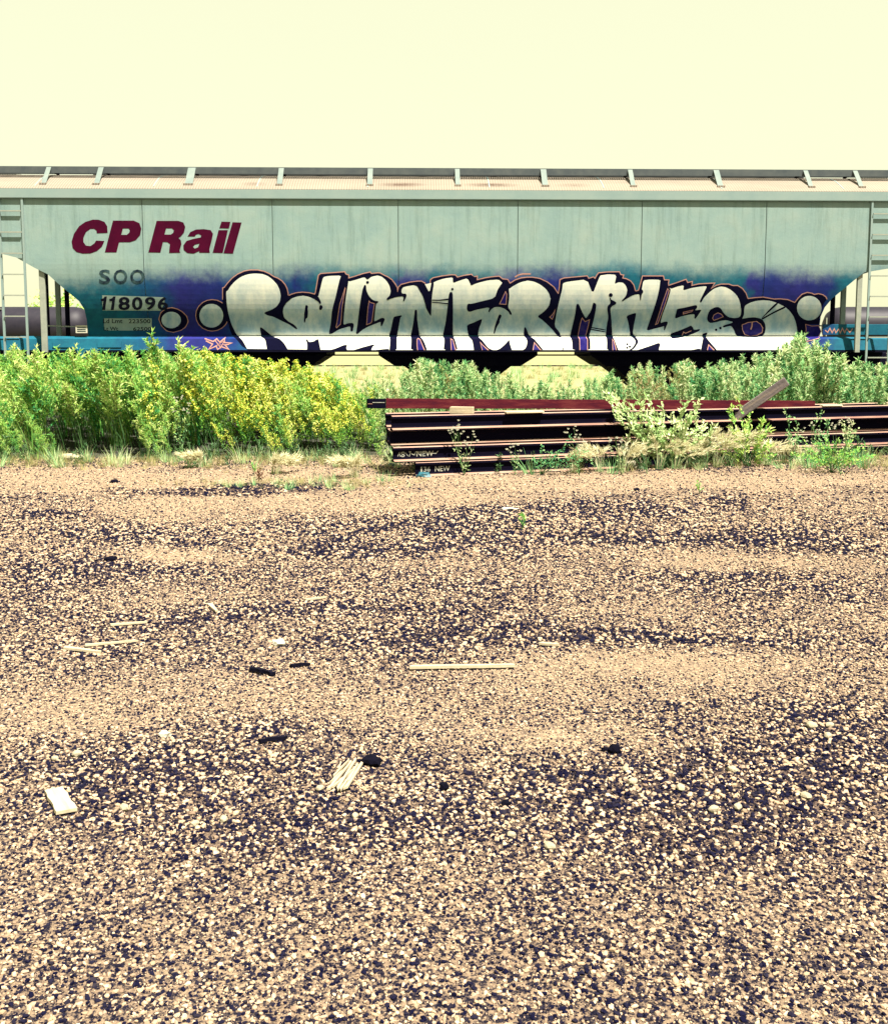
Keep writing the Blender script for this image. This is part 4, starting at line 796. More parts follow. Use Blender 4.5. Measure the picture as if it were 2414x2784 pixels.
# the fill is cut into one part per letter
cuts = [(780, 860), (880, 800), (942, 800), (1002, 900), (1062, 880), (1222, 860), (1320, 850), (1370, 850), (1518, 860), (1654, 880), (1728, 860), (1806, 860), (1914, 860)]
cu_ = [S(*c) for c in cuts]; sl = 0.22
NAMES = 'ROLLINFORMILES'
for k in range(14):
    ct = []
    if k > 0: ct.append((cu_[k - 1], (-1, sl)))
    if k < 13: ct.append((cu_[k], (1, -sl)))
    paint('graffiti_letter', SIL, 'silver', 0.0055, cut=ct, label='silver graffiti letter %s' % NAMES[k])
INK = [
 [('A', [(1222, 630), (1205, 740), (1140, 840), (1030, 910), (900, 955), (885, 985), (960, 1025), (1060, 1045), (1250, 1140), (1400, 1210), (1510, 1290), (1540, 1310), (1560, 1290), (1500, 1215), (1380, 1150), (1290, 1070), (1262, 960), (1280, 850), (1340, 760), (1440, 680), (1400, 620), (1300, 600)])],
 [('A', [(795, 1270), (830, 1265), (1020, 1420), (1080, 1460), (1190, 1490), (1290, 1590), (1350, 1690), (1385, 1760), (945, 1760), (930, 1640), (905, 1510), (820, 1460), (815, 1380)])],
 [('A', [(1720, 820), (1750, 812), (1775, 840), (1765, 900), (1775, 960), (1765, 1070), (1730, 1090), (1715, 1170), (1690, 1165), (1695, 1000), (1710, 900)])],
 [('B', [(400, 690), (490, 640), (500, 660), (540, 740), (545, 780), (525, 795), (480, 740)])],
 [('B', [(515, 820), (550, 810), (582, 850), (570, 885), (540, 920), (510, 905), (505, 880)])],
 [('B', [(950, 150), (950, 215), (920, 300), (880, 470), (840, 650), (770, 900), (740, 1200), (700, 1400), (760, 1400), (900, 1310), (1100, 1250), (1140, 1250), (1145, 1350), (1185, 1350), (1212, 1220), (1190, 1175), (1100, 1180), (1000, 1215), (1000, 1120), (1020, 900), (1050, 650), (1090, 400), (1100, 340), (1095, 210)])],
 [('B', [(1430, 245), (1470, 290), (1500, 290), (1560, 240), (1590, 185), (1420, 190)])],
 [('B', [(1420, 410), (1445, 400), (1460, 430), (1465, 520), (1510, 620), (1580, 700), (1650, 730), (1690, 730), (1715, 750), (1690, 772), (1665, 780), (1640, 960), (1620, 1150), (1700, 1110)]), ('C', [(270, 1075), (320, 1072), (345, 1100), (330, 1150), (285, 1240), (262, 1245), (260, 1160), (250, 1155), (100, 1215), (0, 1255)]), ('B', [(1380, 1320), (1290, 1400), (1250, 1400), (1285, 1200), (1310, 980), (1350, 700), (1385, 500)])],
 [('B', [(235, 1505), (270, 1510), (295, 1565), (400, 1550), (450, 1510), (490, 1500), (510, 1600), (540, 1740), (260, 1740), (265, 1600)])],
 [('B', [(700, 1745), (850, 1690), (1000, 1625), (1065, 1620), (1075, 1640), (1055, 1680), (1080, 1745)])],
 [('B', [(1180, 1745), (1350, 1680), (1500, 1640), (1610, 1610), (1632, 1630), (1590, 1660), (1560, 1745)])],
 [('C', [(465, 530), (445, 620), (380, 680), (385, 705), (410, 715), (450, 690), (560, 655), (700, 635), (725, 650), (715, 735), (735, 740), (780, 650), (788, 610), (770, 580), (690, 578), (680, 500), (650, 410), (600, 575), (540, 420)])],
 [('C', [(520, 1060), (560, 1040), (680, 1020), (695, 1035), (660, 1070), (640, 1180), (600, 1400), (590, 1500), (590, 1745), (435, 1745), (450, 1600), (455, 1500), (430, 1430), (470, 1300)])],
 [('C', [(100, 1760), (430, 1690), (430, 1760)])],
 [('C', [(950, 920), (980, 905), (1000, 925), (1000, 1080), (1025, 1280), (1050, 1440), (1110, 1500), (1160, 1600), (1210, 1745), (870, 1745), (885, 1520), (870, 1440), (920, 1200), (945, 1000)])],
 [('C', [(930, 405), (1000, 430), (1050, 520), (1110, 620), (1150, 740), (1190, 900), (1270, 1030), (1285, 1025), (1300, 640), (1345, 350), (1300, 310), (1250, 570), (1150, 370), (1000, 340)])],
 [('C', [(1300, 700), (1450, 705), (1650, 675), (1650, 710), (1450, 725), (1300, 722)])],
 [('C', [(1300, 745), (1450, 755), (1650, 775), (1650, 800), (1450, 775), (1300, 765)])],
 [('D', [(180, 540), (230, 560), (235, 800), (230, 1430), (270, 1500), (340, 1745), (40, 1745), (65, 1520), (25, 1440), (80, 1200), (120, 900), (150, 600)])],
 [('D', [(230, 250), (235, 350), (270, 355), (300, 330), (290, 220)])],
 [('D', [(540, 240), (580, 320), (590, 400), (610, 415), (680, 380), (700, 260), (620, 210)])],
 [('D', [(1235, 360), (1190, 420), (1140, 500), (1080, 670), (800, 740), (600, 790), (545, 780), (520, 820), (515, 900), (540, 945), (590, 950), (700, 910), (980, 855), (950, 940), (965, 965), (1010, 900), (1080, 855), (1180, 850), (1280, 885), (1360, 950), (1390, 1010), (1425, 1010), (1425, 980), (1400, 930), (1350, 860), (1380, 650), (1368, 490), (1390, 400), (1240, 300)])],
 [('D', [(515, 1220), (650, 1170), (830, 1085), (800, 1200), (770, 1260), (745, 1400), (750, 1460), (830, 1530), (890, 1610), (960, 1690), (1050, 1730), (1130, 1725), (1200, 1690), (1300, 1600), (1360, 1530), (1375, 1510), (1390, 1600), (1440, 1750), (660, 1750), (640, 1600), (620, 1520), (560, 1470), (530, 1350)])],
 [('D', [(1165, 1010), (1190, 1000), (1220, 1020), (1215, 1050), (1180, 1120), (1180, 1170), (1120, 1260), (1080, 1395), (1055, 1390), (1080, 1260), (1110, 1160)])],
 [('E', [(185, 1280), (205, 1260), (225, 1280), (280, 1430), (390, 1500), (470, 1600), (590, 1745), (0, 1745), (150, 1735), (210, 1690), (240, 1620), (250, 1530), (190, 1450), (175, 1400)])],
 [('E', [(718, 690), (700, 800), (650, 880), (570, 960), (450, 1045), (560, 1120), (740, 1290), (860, 1440), (900, 1470), (940, 1470), (900, 1360), (800, 1240), (830, 1040), (880, 800), (930, 600), (960, 480), (965, 380), (920, 420), (885, 605), (760, 560)])],
 [('E', [(1245, 800), (1270, 785), (1295, 800), (1360, 950), (1430, 1075), (1450, 1070), (1540, 940), (1580, 780), (1600, 760), (1650, 795), (1640, 900), (1600, 1100), (1560, 1250), (1500, 1440), (1525, 1520), (1530, 1745), (1165, 1745), (1160, 1540), (1110, 1450), (1160, 1250), (1220, 1000)])],
 [('E', [(920, 1745), (960, 1720), (975, 1680), (990, 1680), (985, 1710), (960, 1745)])],
 [('F', [(40, 1255), (350, 1310), (350, 1332), (30, 1277)])], [('F', [(20, 1290), (350, 1350), (350, 1372), (20, 1312)])],
 [('F', [(430, 660), (445, 665), (455, 700), (520, 730), (568, 765), (545, 800), (480, 830), (440, 880), (460, 1100), (480, 1440), (530, 1530), (570, 1640), (610, 1745), (370, 1745), (375, 1540), (345, 1440), (370, 1200), (400, 1060), (375, 900), (385, 830), (440, 780), (440, 730), (425, 690)])],
 [('F', [(785, 500), (770, 590), (740, 650), (670, 720), (680, 740), (760, 690), (900, 610), (1030, 580), (1045, 715), (1060, 715), (1075, 600), (1110, 550), (1100, 515), (1080, 490), (1075, 440), (1020, 520), (945, 540), (900, 450)])],
 [('F', [(765, 1040), (850, 1000), (960, 970), (960, 1020), (920, 1200), (890, 1390), (950, 1450), (1000, 1530), (1010, 1570), (930, 1690), (860, 1745), (800, 1745), (890, 1680), (950, 1590), (950, 1530), (900, 1480), (840, 1440), (835, 1350), (800, 1150)])],
 [('F', [(960, 1745), (1100, 1690), (1250, 1640), (1390, 1590), (1430, 1582), (1455, 1610), (1440, 1660), (1420, 1745)])],
 [('F', [(1455, 300), (1440, 450), (1400, 640), (1340, 840), (1250, 1100), (1180, 1300), (1190, 1325), (1240, 1320), (1380, 1280), (1500, 1250), (1530, 1240), (1525, 1325), (1540, 1330), (1610, 1170), (1590, 1145), (1540, 1150), (1450, 1180), (1500, 1000), (1600, 740), (1650, 560), (1665, 490), (1620, 440), (1600, 320)])],
 [('G', [(300, 890), (450, 865), (600, 830), (690, 812), (712, 840), (705, 870), (660, 920), (780, 908), (795, 915), (700, 1060), (665, 1095), (650, 1080), (660, 1000), (560, 1005), (400, 1040), (290, 1080), (262, 1080), (260, 1040), (285, 950)])],
 [('G', [(170, 1400), (220, 1375), (400, 1310), (560, 1240), (580, 1230), (620, 1260), (640, 1320), (750, 1300), (770, 1315), (740, 1345), (640, 1390), (500, 1440), (400, 1470), (210, 1500), (165, 1460)])],
 [('G', [(1080, 855), (1130, 850), (1190, 880), (1230, 950), (1280, 1010), (1350, 1060), (1450, 1078), (1540, 1070), (1590, 1030), (1608, 900), (1590, 800), (1690, 790), (1660, 900), (1660, 1000), (1625, 1090)]), ('H', [(130, 1090), (250, 1070), (370, 1060), (480, 1080), (540, 1110), (590, 1180), (605, 1280), (590, 1380), (540, 1440), (420, 1470), (250, 1465), (100, 1460)]), ('G', [(1490, 1420), (1460, 1330), (1420, 1260), (1380, 1235), (1240, 1270), (1225, 1250), (1260, 1220), (1400, 1180), (1440, 1155), (1300, 1120), (1200, 1130), (1100, 1160), (980, 1180), (930, 1150), (908, 1090), (930, 980), (980, 900)])],
 [('G', [(810, 1400), (900, 1370), (920, 1390), (880, 1440), (930, 1520), (1000, 1600), (1105, 1720), (1100, 1745), (780, 1745), (800, 1640), (825, 1500)])],
 [('G', [(300, 1760), (560, 1730), (780, 1690), (780, 1760)])],
 [('H', [(515, 1090), (545, 1110), (750, 990), (1020, 865), (1000, 832), (800, 930), (600, 1040)])], [('H', [(515, 1085), (545, 1070), (700, 930), (865, 780), (820, 765), (670, 910)])]]
for q in INK: paint('graffiti_stroke', trace(*q), 'ink', 0.0072)
for t, x, y, r in (('B', 1488, 352, 30), ('D', 223, 490, 25), ('F', 448, 610, 40), ('F', 785, 1608, 21), ('F', 835, 1657, 23), ('F', 780, 1680, 21), ('G', 1092, 1315, 25), ('G', 1180, 1280, 26)):
    paint('graffiti_dot', circ(t, x, y, r), 'ink', 0.0075, sm=False)
PUR = [('B', [(1030, 460), (1035, 480), (1000, 680), (970, 850), (955, 1080), (940, 1200), (860, 1275), (850, 1260), (880, 1100), (900, 950), (930, 780), (990, 600)]),
       ('B', [(1520, 730), (1545, 760), (1628, 785), (1600, 960), (1575, 1150), (1550, 1180), (1470, 1210), (1480, 1050), (1500, 850)]),
       ('C', [(1000, 1510), (1020, 1490), (1060, 1510), (1100, 1610), (1150, 1740), (1010, 1740), (1000, 1640)]),
       ('D', [(190, 1500), (230, 1520), (290, 1740), (200, 1740)]), ('D', [(1300, 540), (1325, 590), (1310, 800), (1180, 790), (1240, 670)]),
       ('D', [(785, 1565), (830, 1620), (950, 1740), (830, 1740)]), ('E', [(815, 900), (790, 1000), (755, 1100), (705, 1060), (770, 990)]),
       ('E', [(1360, 1075), (1420, 1150), (1510, 1110), (1480, 1250), (1430, 1440), (1470, 1530), (1470, 1740), (1315, 1740), (1310, 1520), (1275, 1440), (1310, 1250), (1345, 1110)]),
       ('E', [(390, 1575), (520, 1740), (365, 1740)]), ('F', [(1600, 480), (1630, 520), (1550, 780), (1400, 1190), (1355, 1210), (1400, 1080), (1500, 760)]),
       ('F', [(480, 1510), (510, 1540), (560, 1740), (490, 1740)]), ('G', [(425, 960), (620, 915), (600, 945), (425, 995)]),
       ('G', [(1050, 1010), (1130, 970), (1200, 1000), (1235, 1050), (1140, 1090), (1045, 1125), (1018, 1080)]),
       ('H', [(125, 1215), (250, 1165), (420, 1145), (500, 1200), (545, 1280), (530, 1370), (440, 1420), (290, 1445), (180, 1410), (135, 1320)]),
       ('H', [(1415, 1205), (1540, 1240), (1680, 1230), (1730, 1350), (1700, 1480), (1400, 1560), (1430, 1400)]), ('G', [(940, 1620), (1050, 1740), (915, 1740)])]
for t, pts in PUR:
    p = trace((t, pts)); paint('graffiti_inset', p, 'violet', 0.0088); ribbon('graffiti_inset_line', p, 0.95, 'salmon', 0.0105, closed=True)
ribbon('graffiti_inset_line', trace(('H', [(330, 1150), (325, 1240), (300, 1310)])), 1.8, 'salmon', 0.0115)
ribbon('graffiti_outer_line', trace(('E', [(0, 245), (60, 205), (150, 180), (320, 180)])), 1.8, 'salmon', 0.0026)
ribbon('graffiti_inset_line', trace(('G', [(400, 1430), (430, 1360), (470, 1385), (590, 1335)])), 0.8, 'salmon', 0.0105)
# pink tag on the sill, orange scribble at the right end
import itertools
rs = random.Random(4)
sp_ = [(557, 920), (580, 928), (590, 921), (598, 930), (612, 919), (610, 931), (630, 932), (612, 938), (622, 949), (602, 942), (592, 951), (588, 940), (568, 949), (578, 935), (560, 926)]
ribbon('sprayed_star', sp_, 1.8, 'salmon', 0.004, label='pink scribbled star on the sill')
ribbon('sprayed_star', [(585, 925), (600, 945), (610, 926), (590, 938), (622, 936)], 1.2, 'salmon', 0.0055)
ep0 = car_ray(2236, 910, 0.34); ep1 = car_ray(2425, 881, 0.34)
epl = box('end_plate', ep0[0], min(ep1[0], UR), 0.34 - HW, 0.36 - HW, ep0[1], ep1[1], M['side'], car, 0.004)
scr = [(2243, 897), (2250, 903), (2256, 892), (2262, 904), (2268, 893), (2272, 904), (2280, 894), (2284, 905), (2290, 892), (2296, 904), (2302, 893), (2310, 903), (2318, 893)]
L_, R_ = ribbon_pts(scr, 1.3); bm = bmesh.new()
for k in range(len(scr) - 1):
    q = []
    for p in (L_[k], L_[k + 1], R_[k + 1], R_[k]):
        u, z = car_ray(p[0], p[1], 0.337); q.append(bm.verts.new((u, 0.337 - HW, z)))
    bm.faces.new(q)
o = bm_obj('sprayed_tag', bm, M['salmon'], epl); o['label'] = 'faint pink scribble at the right end'

# ---------------------------------------------------------------- far tank cars and trees
def tank_car(xc, label):
    t = empty('tank_car', (xc, 74, far_z)); tag(t, label, 'railcar', 'black tank cars on the far track')
    n = 28; prof_ = [(-7.6, 0.02), (-7.5, .6), (-7.25, 1.1), (-6.8, 1.42), (-6.3, 1.5), (6.3, 1.5), (6.8, 1.42), (7.25, 1.1), (7.5, .6), (7.6, .02)]
    bm = bmesh.new(); rr = []
    for x, r in prof_: rr.append([bm.verts.new((x, r * math.cos(2 * math.pi * k / n), 2.72 + r * math.sin(2 * math.pi * k / n))) for k in range(n)])
    for a, b_ in zip(rr, rr[1:]):
        for k in range(n): bm.faces.new((a[k], a[(k + 1) % n], b_[(k + 1) % n], b_[k]))
    bm.faces.new(rr[0]); bm.faces.new(rr[-1]); bm_obj('tank', bm, M['tank'], t, True)
    bm = bmesh.new(); cyl(bm, (0, 0, 4.15), (0, 0, 4.5), .6, n=20); cyl(bm, (0, 0, 4.5), (0, 0, 4.6), .45, n=20); bm_obj('manway_dome', bm, M['tank'], t)
    box('walkway', -1.4, 1.4, -1.1, 1.1, 4.0, 4.06, M['galv'], t)
    box('centre_sill', -8.4, 8.4, -.3, .3, .85, 1.15, M['dark_under'], t)
    for u in (-5.8, 5.8):
        for s in (-1, 1): box('side_frame', u - 1.2, u + 1.2, s - .08, s + .08, .3, .7, M['dark_under'], t, .05)
        for w in (-.9, .9):
            bm = bmesh.new()
            for s in (-1, 1): cyl(bm, (u + w, s * .72, .42), (u + w, s * .82, .42), .42, n=20)
            bm_obj('wheelset', bm, M['wheel'], t)
    for s in (-1, 1):
        lr = box('end_ladder', s * 7.9 - .03, s * 7.9 + .03, -1.5, -1.44, .6, 3.4, M['galv'], t)
    return t
tank_car(at(-30, 940, 74).x - 0.0, 'black tank car far behind the left end of the hopper car')
tank_car(at(2520, 940, 74).x, 'black tank car far behind the right end of the hopper car')

class Plant:
    def __init__(s): s.v = []; s.f = []; s.m = []; s.n = 0
    def add(s, v, f, m):
        s.v.append(np.asarray(v, float)); s.f += [tuple(i + s.n for i in q) for q in f]; s.m += [m] * len(f); s.n += len(v)
    def stem(s, pts, r0, r1, m=0):
        pts = [np.asarray(p, float) for p in pts]; k = len(pts); V = []
        for i, p in enumerate(pts):
            r = r0 + (r1 - r0) * i / (k - 1)
            for a in (0, 2.094, 4.189): V.append(p + np.array((math.cos(a) * r, math.sin(a) * r, 0)))
        F = []
        for i in range(k - 1):
            for j in range(3): F.append((3 * i + j, 3 * i + (j + 1) % 3, 3 * i + 3 + (j + 1) % 3, 3 * i + 3 + j))
        s.add(V, F, m)
    def leaf(s, p, d, up, L, w, m=1, curl=0.15):
        p = np.asarray(p, float); d = d / (np.linalg.norm(d) + 1e-9); sd = np.cross(d, up); sd = sd / (np.linalg.norm(sd) + 1e-9); nn = np.cross(sd, d)
        s.add([p, p + d * L * .45 + sd * w / 2 + nn * L * curl * .3, p + d * L - nn * L * curl, p + d * L * .45 - sd * w / 2 + nn * L * curl * .3], [(0, 1, 2, 3)], m)
    def mesh(s, name, mats):
        me = bpy.data.meshes.new(name); me.from_pydata(np.concatenate(s.v).tolist(), [], s.f)
        for q in mats: me.materials.append(q)
        me.polygons.foreach_set('material_index', np.array(s.m, np.int32)); me.update(); return me
    def split(s, names, mats, parent):
        V = np.concatenate(s.v); out = []
        for k, (nm, mt) in enumerate(zip(names, mats)):
            fs = [f for f, q in zip(s.f, s.m) if q == k]
            if not fs: continue
            used = sorted({i for f in fs for i in f}); mp = {i: j for j, i in enumerate(used)}
            out.append(mesh_obj(nm, V[used].tolist(), [[mp[i] for i in f] for f in fs], mt, parent))
        return out
def rv(rg, s=1.0): return rg.normal(0, s, 3)

def bushy(rg, h, nb, nl, ll, lw, lean=(0, 0), flower=0, spread=0.28, fl=0.02, up=0.8, start=0.15, nodroop=0.5):
    p = Plant(); L = np.array((lean[0], lean[1], 0.0))
    main = [L * h * (t ** 1.5) + np.array((0, 0, h * t)) + rv(rg, .015) * t for t in np.linspace(0, 1, 6)]
    p.stem(main, .006, .002, 0)
    for b in range(nb):
        t = start + (1 - start) * (b + rg.random()) / nb
        i = min(4, int(t * 5)); q = main[i] + (main[i + 1] - main[i]) * (t * 5 - i)
        a = rg.uniform(0, 6.28); bl = spread * (1.25 - 0.85 * t) * rg.uniform(.7, 1.3) * (h / 1.1)
        d = np.array((math.cos(a), math.sin(a), up * rg.uniform(.7, 1.6))) + L * 0.8; d /= np.linalg.norm(d)
        e = q + d * bl; mid = q + d * bl * .5 + np.array((0, 0, -.02))
        p.stem([q, mid, e], .003, .001, 0)
        for k in range(nl):
            s_ = rg.uniform(.1, 1.05); o = q + (e - q) * s_
            dd = d * .8 + rv(rg, .6) + np.array((0, 0, .25)); p.leaf(o, dd, np.array((0, 0, 1)) + rv(rg, .4), ll * rg.uniform(.6, 1.3), lw * rg.uniform(.7, 1.2), 1)
        if flower and t > .45:
            for k in range(flower):
                s_ = rg.uniform(.4, 1.15); o = q + d * bl * s_ + rv(rg, .012)
                p.leaf(o, rv(rg), np.array((0, 0, 1.)), fl * rg.uniform(.7, 1.3), fl * .8, 2)
    return p
def grass_clump(rg, h, n, spread, w=.006, m=0, arch=.5, lean=(0, 0)):
    p = Plant()
    for k in range(n):
        a = rg.uniform(0, 6.28); r = spread * math.sqrt(rg.random()) * .4; b = np.array((r * math.cos(a), r * math.sin(a), 0))
        hh = h * rg.uniform(.55, 1.15); d = np.array((math.cos(a) * arch + lean[0], math.sin(a) * arch + lean[1], 0)) * hh * rg.uniform(.3, 1)
        sd = np.array((-math.sin(a), math.cos(a), 0)) * w / 2 * rg.uniform(.7, 1.3); V = []; T = (0, .35, .7, 1)
        for t in T:
            c = b + d * t ** 1.8 + np.array((0, 0, hh * (t - .22 * t * t * arch))); ww = 1 - t * .92; V += [c - sd * ww, c + sd * ww]
        p.add(V, [(2 * i, 2 * i + 1, 2 * i + 3, 2 * i + 2) for i in range(3)], m)
    return p

# trees beyond the tracks
def tree(x, y, h, seed, label):
    rg = np.random.default_rng(seed); z = H(x, y); t = empty('broadleaf_tree', (x, y, z)); tag(t, label, 'tree', 'far trees beyond the tracks')
    tp = Plant()
    tr = [np.array((rg.normal(0, .08) * k, rg.normal(0, .08) * k, h * .12 * k)) for k in range(6)]; tp.stem(tr, .16, .07)
    ends = []
    for k in range(14):
        b = tr[rg.integers(2, 6)]; a = rg.uniform(0, 6.28); d = np.array((math.cos(a), math.sin(a), rg.uniform(.4, 1.5))) * h * rg.uniform(.14, .3)
        tp.stem([b, b + d * .55 + rv(rg, .1), b + d], .06, .02); ends += [b + d, b + d * .7]
    tp.split(['trunk'], [M['bark']], t)
    lp = Plant()
    for c in ends:
        for k in range(70):
            lp.leaf(c + rv(rg, h * .055), rv(rg), rv(rg), .32 * rg.uniform(.6, 1.3), .2, 0)
    lp.split(['crown'], [M['leaf_g']], t)
for k, (px, Y, h, lb) in enumerate([(150, 96, 6.6, 'green tree seen over the tank car at the left end'), (128, 105, 5.4, 'lower green tree seen leftmost behind the hopper car'), (196, 118, 6.0, 'far tree showing beside the left hopper slope')]):
    tree(at(px, 900, Y).x, Y, h, 30 + k, lb)

# ---------------------------------------------------------------- weeds
rg = np.random.default_rng(21)
def weed_protos(name, mats, gens):
    return [bpy.data.objects.new('%s_%s' % (name, 'abcdefgh'[k]), g.mesh(name, mats)) for k, g in enumerate(gens)]
P_green = weed_protos('weed', [M['stem_g'], M['leaf_g']], [bushy(rg, 1.12, 22, 13, .075, .017, (-.34 + .05 * k, -.05), spread=.19, up=1.7, start=.12 + .08 * k) for k in range(4)] + [bushy(rg, .95, 18, 14, .055, .026, (-.22, -.06), spread=.30, up=.9, start=.15) for k in range(2)])
_gs = [grass_clump(rg, 1.15, 20, .22, .012, 1, .32, (-.22, -.03)) for k in range(1)]
for g_ in _gs: g_.stem([(0, 0, 0), (-.05, 0, .5)], .003, .002, 0)
P_green += [bpy.data.objects.new('weed_%s' % c_, g_.mesh('weed', [M['stem_g'], M['leaf_g']])) for c_, g_ in zip('gh', _gs)]
P_yel = weed_protos('clover', [M['stem_g'], M['leaf_y'], M['petal_y']], [bushy(rg, 1.2, 24, 12, .05, .020, (-.24, -.05), flower=13, fl=.040, spread=.22, up=1.4, start=.2) for k in range(5)])
P_sage = weed_protos('sage', [M['stem_g'], M['leaf_s']], [bushy(rg, .95, 20, 15, .06, .017, (-.05, 0), spread=.15, up=2.4) for k in range(5)])
P_brown = weed_protos('seedhead', [M['stem_d'], M['dry']], [bushy(rg, .85, 16, 12, .04, .013, (-.1, 0), spread=.22, up=1.2) for k in range(3)])
def area_points(px0, px1, Y0, Y1, dens):
    x0 = min(at(px0, 940, Y0).x, at(px0, 940, Y1).x); x1 = max(at(px1, 940, Y0).x, at(px1, 940, Y1).x)
    n = int(dens * (x1 - x0) * (Y1 - Y0)); x = rg.uniform(x0, x1, n); y = rg.uniform(Y0, Y1, n)
    px = CX + FPX * x / (y * math.cos(PITCH)); k = (px > px0) & (px < px1); return x[k], y[k], px[k]
def place(name, protos, x, y, hs, label, tilt=.12):
    n = len(x); z = height(x, y) - .02
    rot = np.stack([rg.normal(0, tilt, n), rg.normal(0, tilt, n), rg.uniform(-.7, .7, n)], -1)
    sc = hs[:, None] * np.stack([rg.uniform(.85, 1.2, n), rg.uniform(.85, 1.2, n), np.ones(n)], -1)
    return scatter(name, protos, np.stack([x, y, z], -1), rot, sc, rg.integers(0, len(protos), n), label)
def top_h(px, Y, pts, base_h):                      # plant height so the crown reaches the outline seen in the photo
    ty = np.interp(px, [p[0] for p in pts], [p[1] for p in pts]); z = CAMZ + (941 - ty) / FPX * Y
    return (z - 0.0) / base_h
TOPL = [(-200, 966), (95, 966), (200, 976), (330, 964), (450, 972), (560, 974), (640, 968), (760, 982), (840, 1005), (900, 1025), (1010, 1045)]
x, y, px = area_points(-260, 1040, 14.1, 18.0, 31)
front = np.clip((y - 14.25) / 1.0, 0, 1)
hs = (top_h(px, y, TOPL, 1.2) - height(x, y) / 1.2) * np.where(rg.random(len(x)) < .15, rg.uniform(1.0, 1.08, len(x)), rg.uniform(.7, 1.08, len(x))) * (.34 + .66 * front ** .8)
hs = hs * (.82 + .42 * fbm(x * 1.4, y * .9 + 4, 3))
yel = rg.random(len(x)) < .88 * np.clip(1.35 - np.abs((px - 800) / 225) ** 2.0 + 1.2 * (fbm(x * 2.2, y * 2.2, 2) - .5), .03, .95)
hol = np.minimum.reduce([((px - c_) / w_) ** 2 for c_, w_ in ((265, 125), (545, 75), (690, 45), (905, 95))]) + .5 * (fbm(x * 3, y * 3, 2) - .5)
gap = (hol < 1) & (y < 14.95) & ~(yel & (y > 14.55))
leg = (hol < 1) & (y >= 14.95) & (y < 15.9) & ~yel
P_leg = weed_protos('leggy_weed', [M['stem_g'], M['leaf_g']], [bushy(rg, 1.15, 20, 14, .065, .021, (-.26, -.16), spread=.26, up=1.3, start=.52) for k in range(4)])
place('leggy_weeds', P_leg, x[leg], y[leg], hs[leg], 'weeds with bare shaded stems over the dark hollows of the thicket')
gap = gap | leg
k = ~yel & ~gap
place('weed_thicket', P_green, x[k], y[k], hs[k], 'tall green weeds growing thick in front of the left half of the hopper car')
k = yel & ~gap
place('yellow_clover', P_yel, x[k], y[k], hs[k] * .90, 'yellow flowering sweet clover standing among the green weeds')
TOPR = [(980, 1035), (1085, 1030), (1130, 985), (1300, 988), (1400, 1030), (1500, 1042), (1620, 1038), (1700, 995), (1780, 980), (1900, 985), (2060, 975), (2150, 950), (2200, 915), (2240, 940), (2290, 985), (2340, 990), (2700, 975)]
x, y, px = area_points(985, 2660, 15.2, 19.2, 20)
hs = (top_h(px, y, TOPR, 1.0) - height(x, y)) * rg.uniform(.68, 1.08, len(x)) * (.85 + .32 * fbm(x * 1.5, y, 3))
br = (((px - 1790) / 130) ** 2 < 1) & (rg.random(len(x)) < .35) | (rg.random(len(x)) < .05)
place('sage_weeds', P_sage, x[~br], y[~br], hs[~br], 'grey green weeds behind the rail stack under the hopper car')
place('brown_seed_weeds', P_brown, x[br], y[br], hs[br] * 1.05, 'brownish seeding weeds mixed in behind the rail stack')
# thin grass fringe along the edge of the yard
P_dry = weed_protos('grass_tuft', [M['dry']], [grass_clump(rg, .13, 26, .16, .005) for k in range(4)])
P_gg = weed_protos('green_tuft', [M['leaf_s']], [grass_clump(rg, .22, 24, .16, .007, arch=.6) for k in range(3)] + [bushy(rg, .22, 8, 6, .04, .015, spread=.5) for k in range(2)])
for q in P_gg[3:]:
    q.data.materials.clear(); q.data.materials.append(M['stem_g']); q.data.materials.append(M['leaf_s'])
x = rg.uniform(-8.2, 8.6, 1500); y = 12.6 + 1.9 * rg.random(1500) ** .6
kp = rg.random(1500) < np.clip((y - 12.5) / 1.7, .12, 1) * (.35 + fbm(x * .8, y * .8, 2)); kp2 = ~((x[kp] > -.6) & (x[kp] < .5) & (y[kp] < 12.9)); x, y = x[kp][kp2], y[kp][kp2]
place('dry_grass', P_dry, x, y, rg.uniform(.5, 1.3, len(x)), 'sparse dry yellow grass along the edge of the gravel yard', .2)
x = rg.uniform(-8.2, 8.6, 560); y = 13.2 + 1.3 * rg.random(560); kp = rg.random(560) < .25 + .75 * (y - 13.2) / 1.3
lowg = (x > -.5); y = np.where(lowg, y - .9 + .16 * x, y); kp = kp & ~((x > -.75) & (x < .7) & (y < 12.9))
place('green_ground_cover', P_gg, x[kp], y[kp], rg.uniform(.5, 1.5, int(kp.sum())), 'low green weeds fringing the thicket and the rail stack', .2)
x = rg.uniform(-30, 30, 2600); y = 25.5 + 45 * rg.random(2600) ** 1.4
place('field_grass', P_dry + P_gg[:2], x, y, rg.uniform(1.0, 3.0, len(x)), 'pale open grass field seen under the hopper car', .2)
# moss and rust tufts along the dark line
x = np.concatenate([rg.normal(at(760, 1320, 11).x, .7, 90), rg.normal(at(950, 1312, 11).x, .3, 40)]); q = on_ground(760, 1318); y = rg.normal(q.y, .22, len(x))
place('yard_grass', P_dry[:2] + P_gg[:1], x, y, rg.uniform(.35, .9, len(x)), 'low dry tufts growing in the dark strip of the yard', .25)

# single plants: each its own thing
def thing_plant(name, p, names, mats, loc, label, cat, group=None, rz=0.0, s=1.0):
    t = empty(name, loc, rz); t.scale = (s, s, s); p.split(names, mats, t); return tag(t, label, cat, group)
def gpt(px, py, dz=0.0):
    q = on_ground(px, py); q.z = H(q.x, q.y) + dz; return q
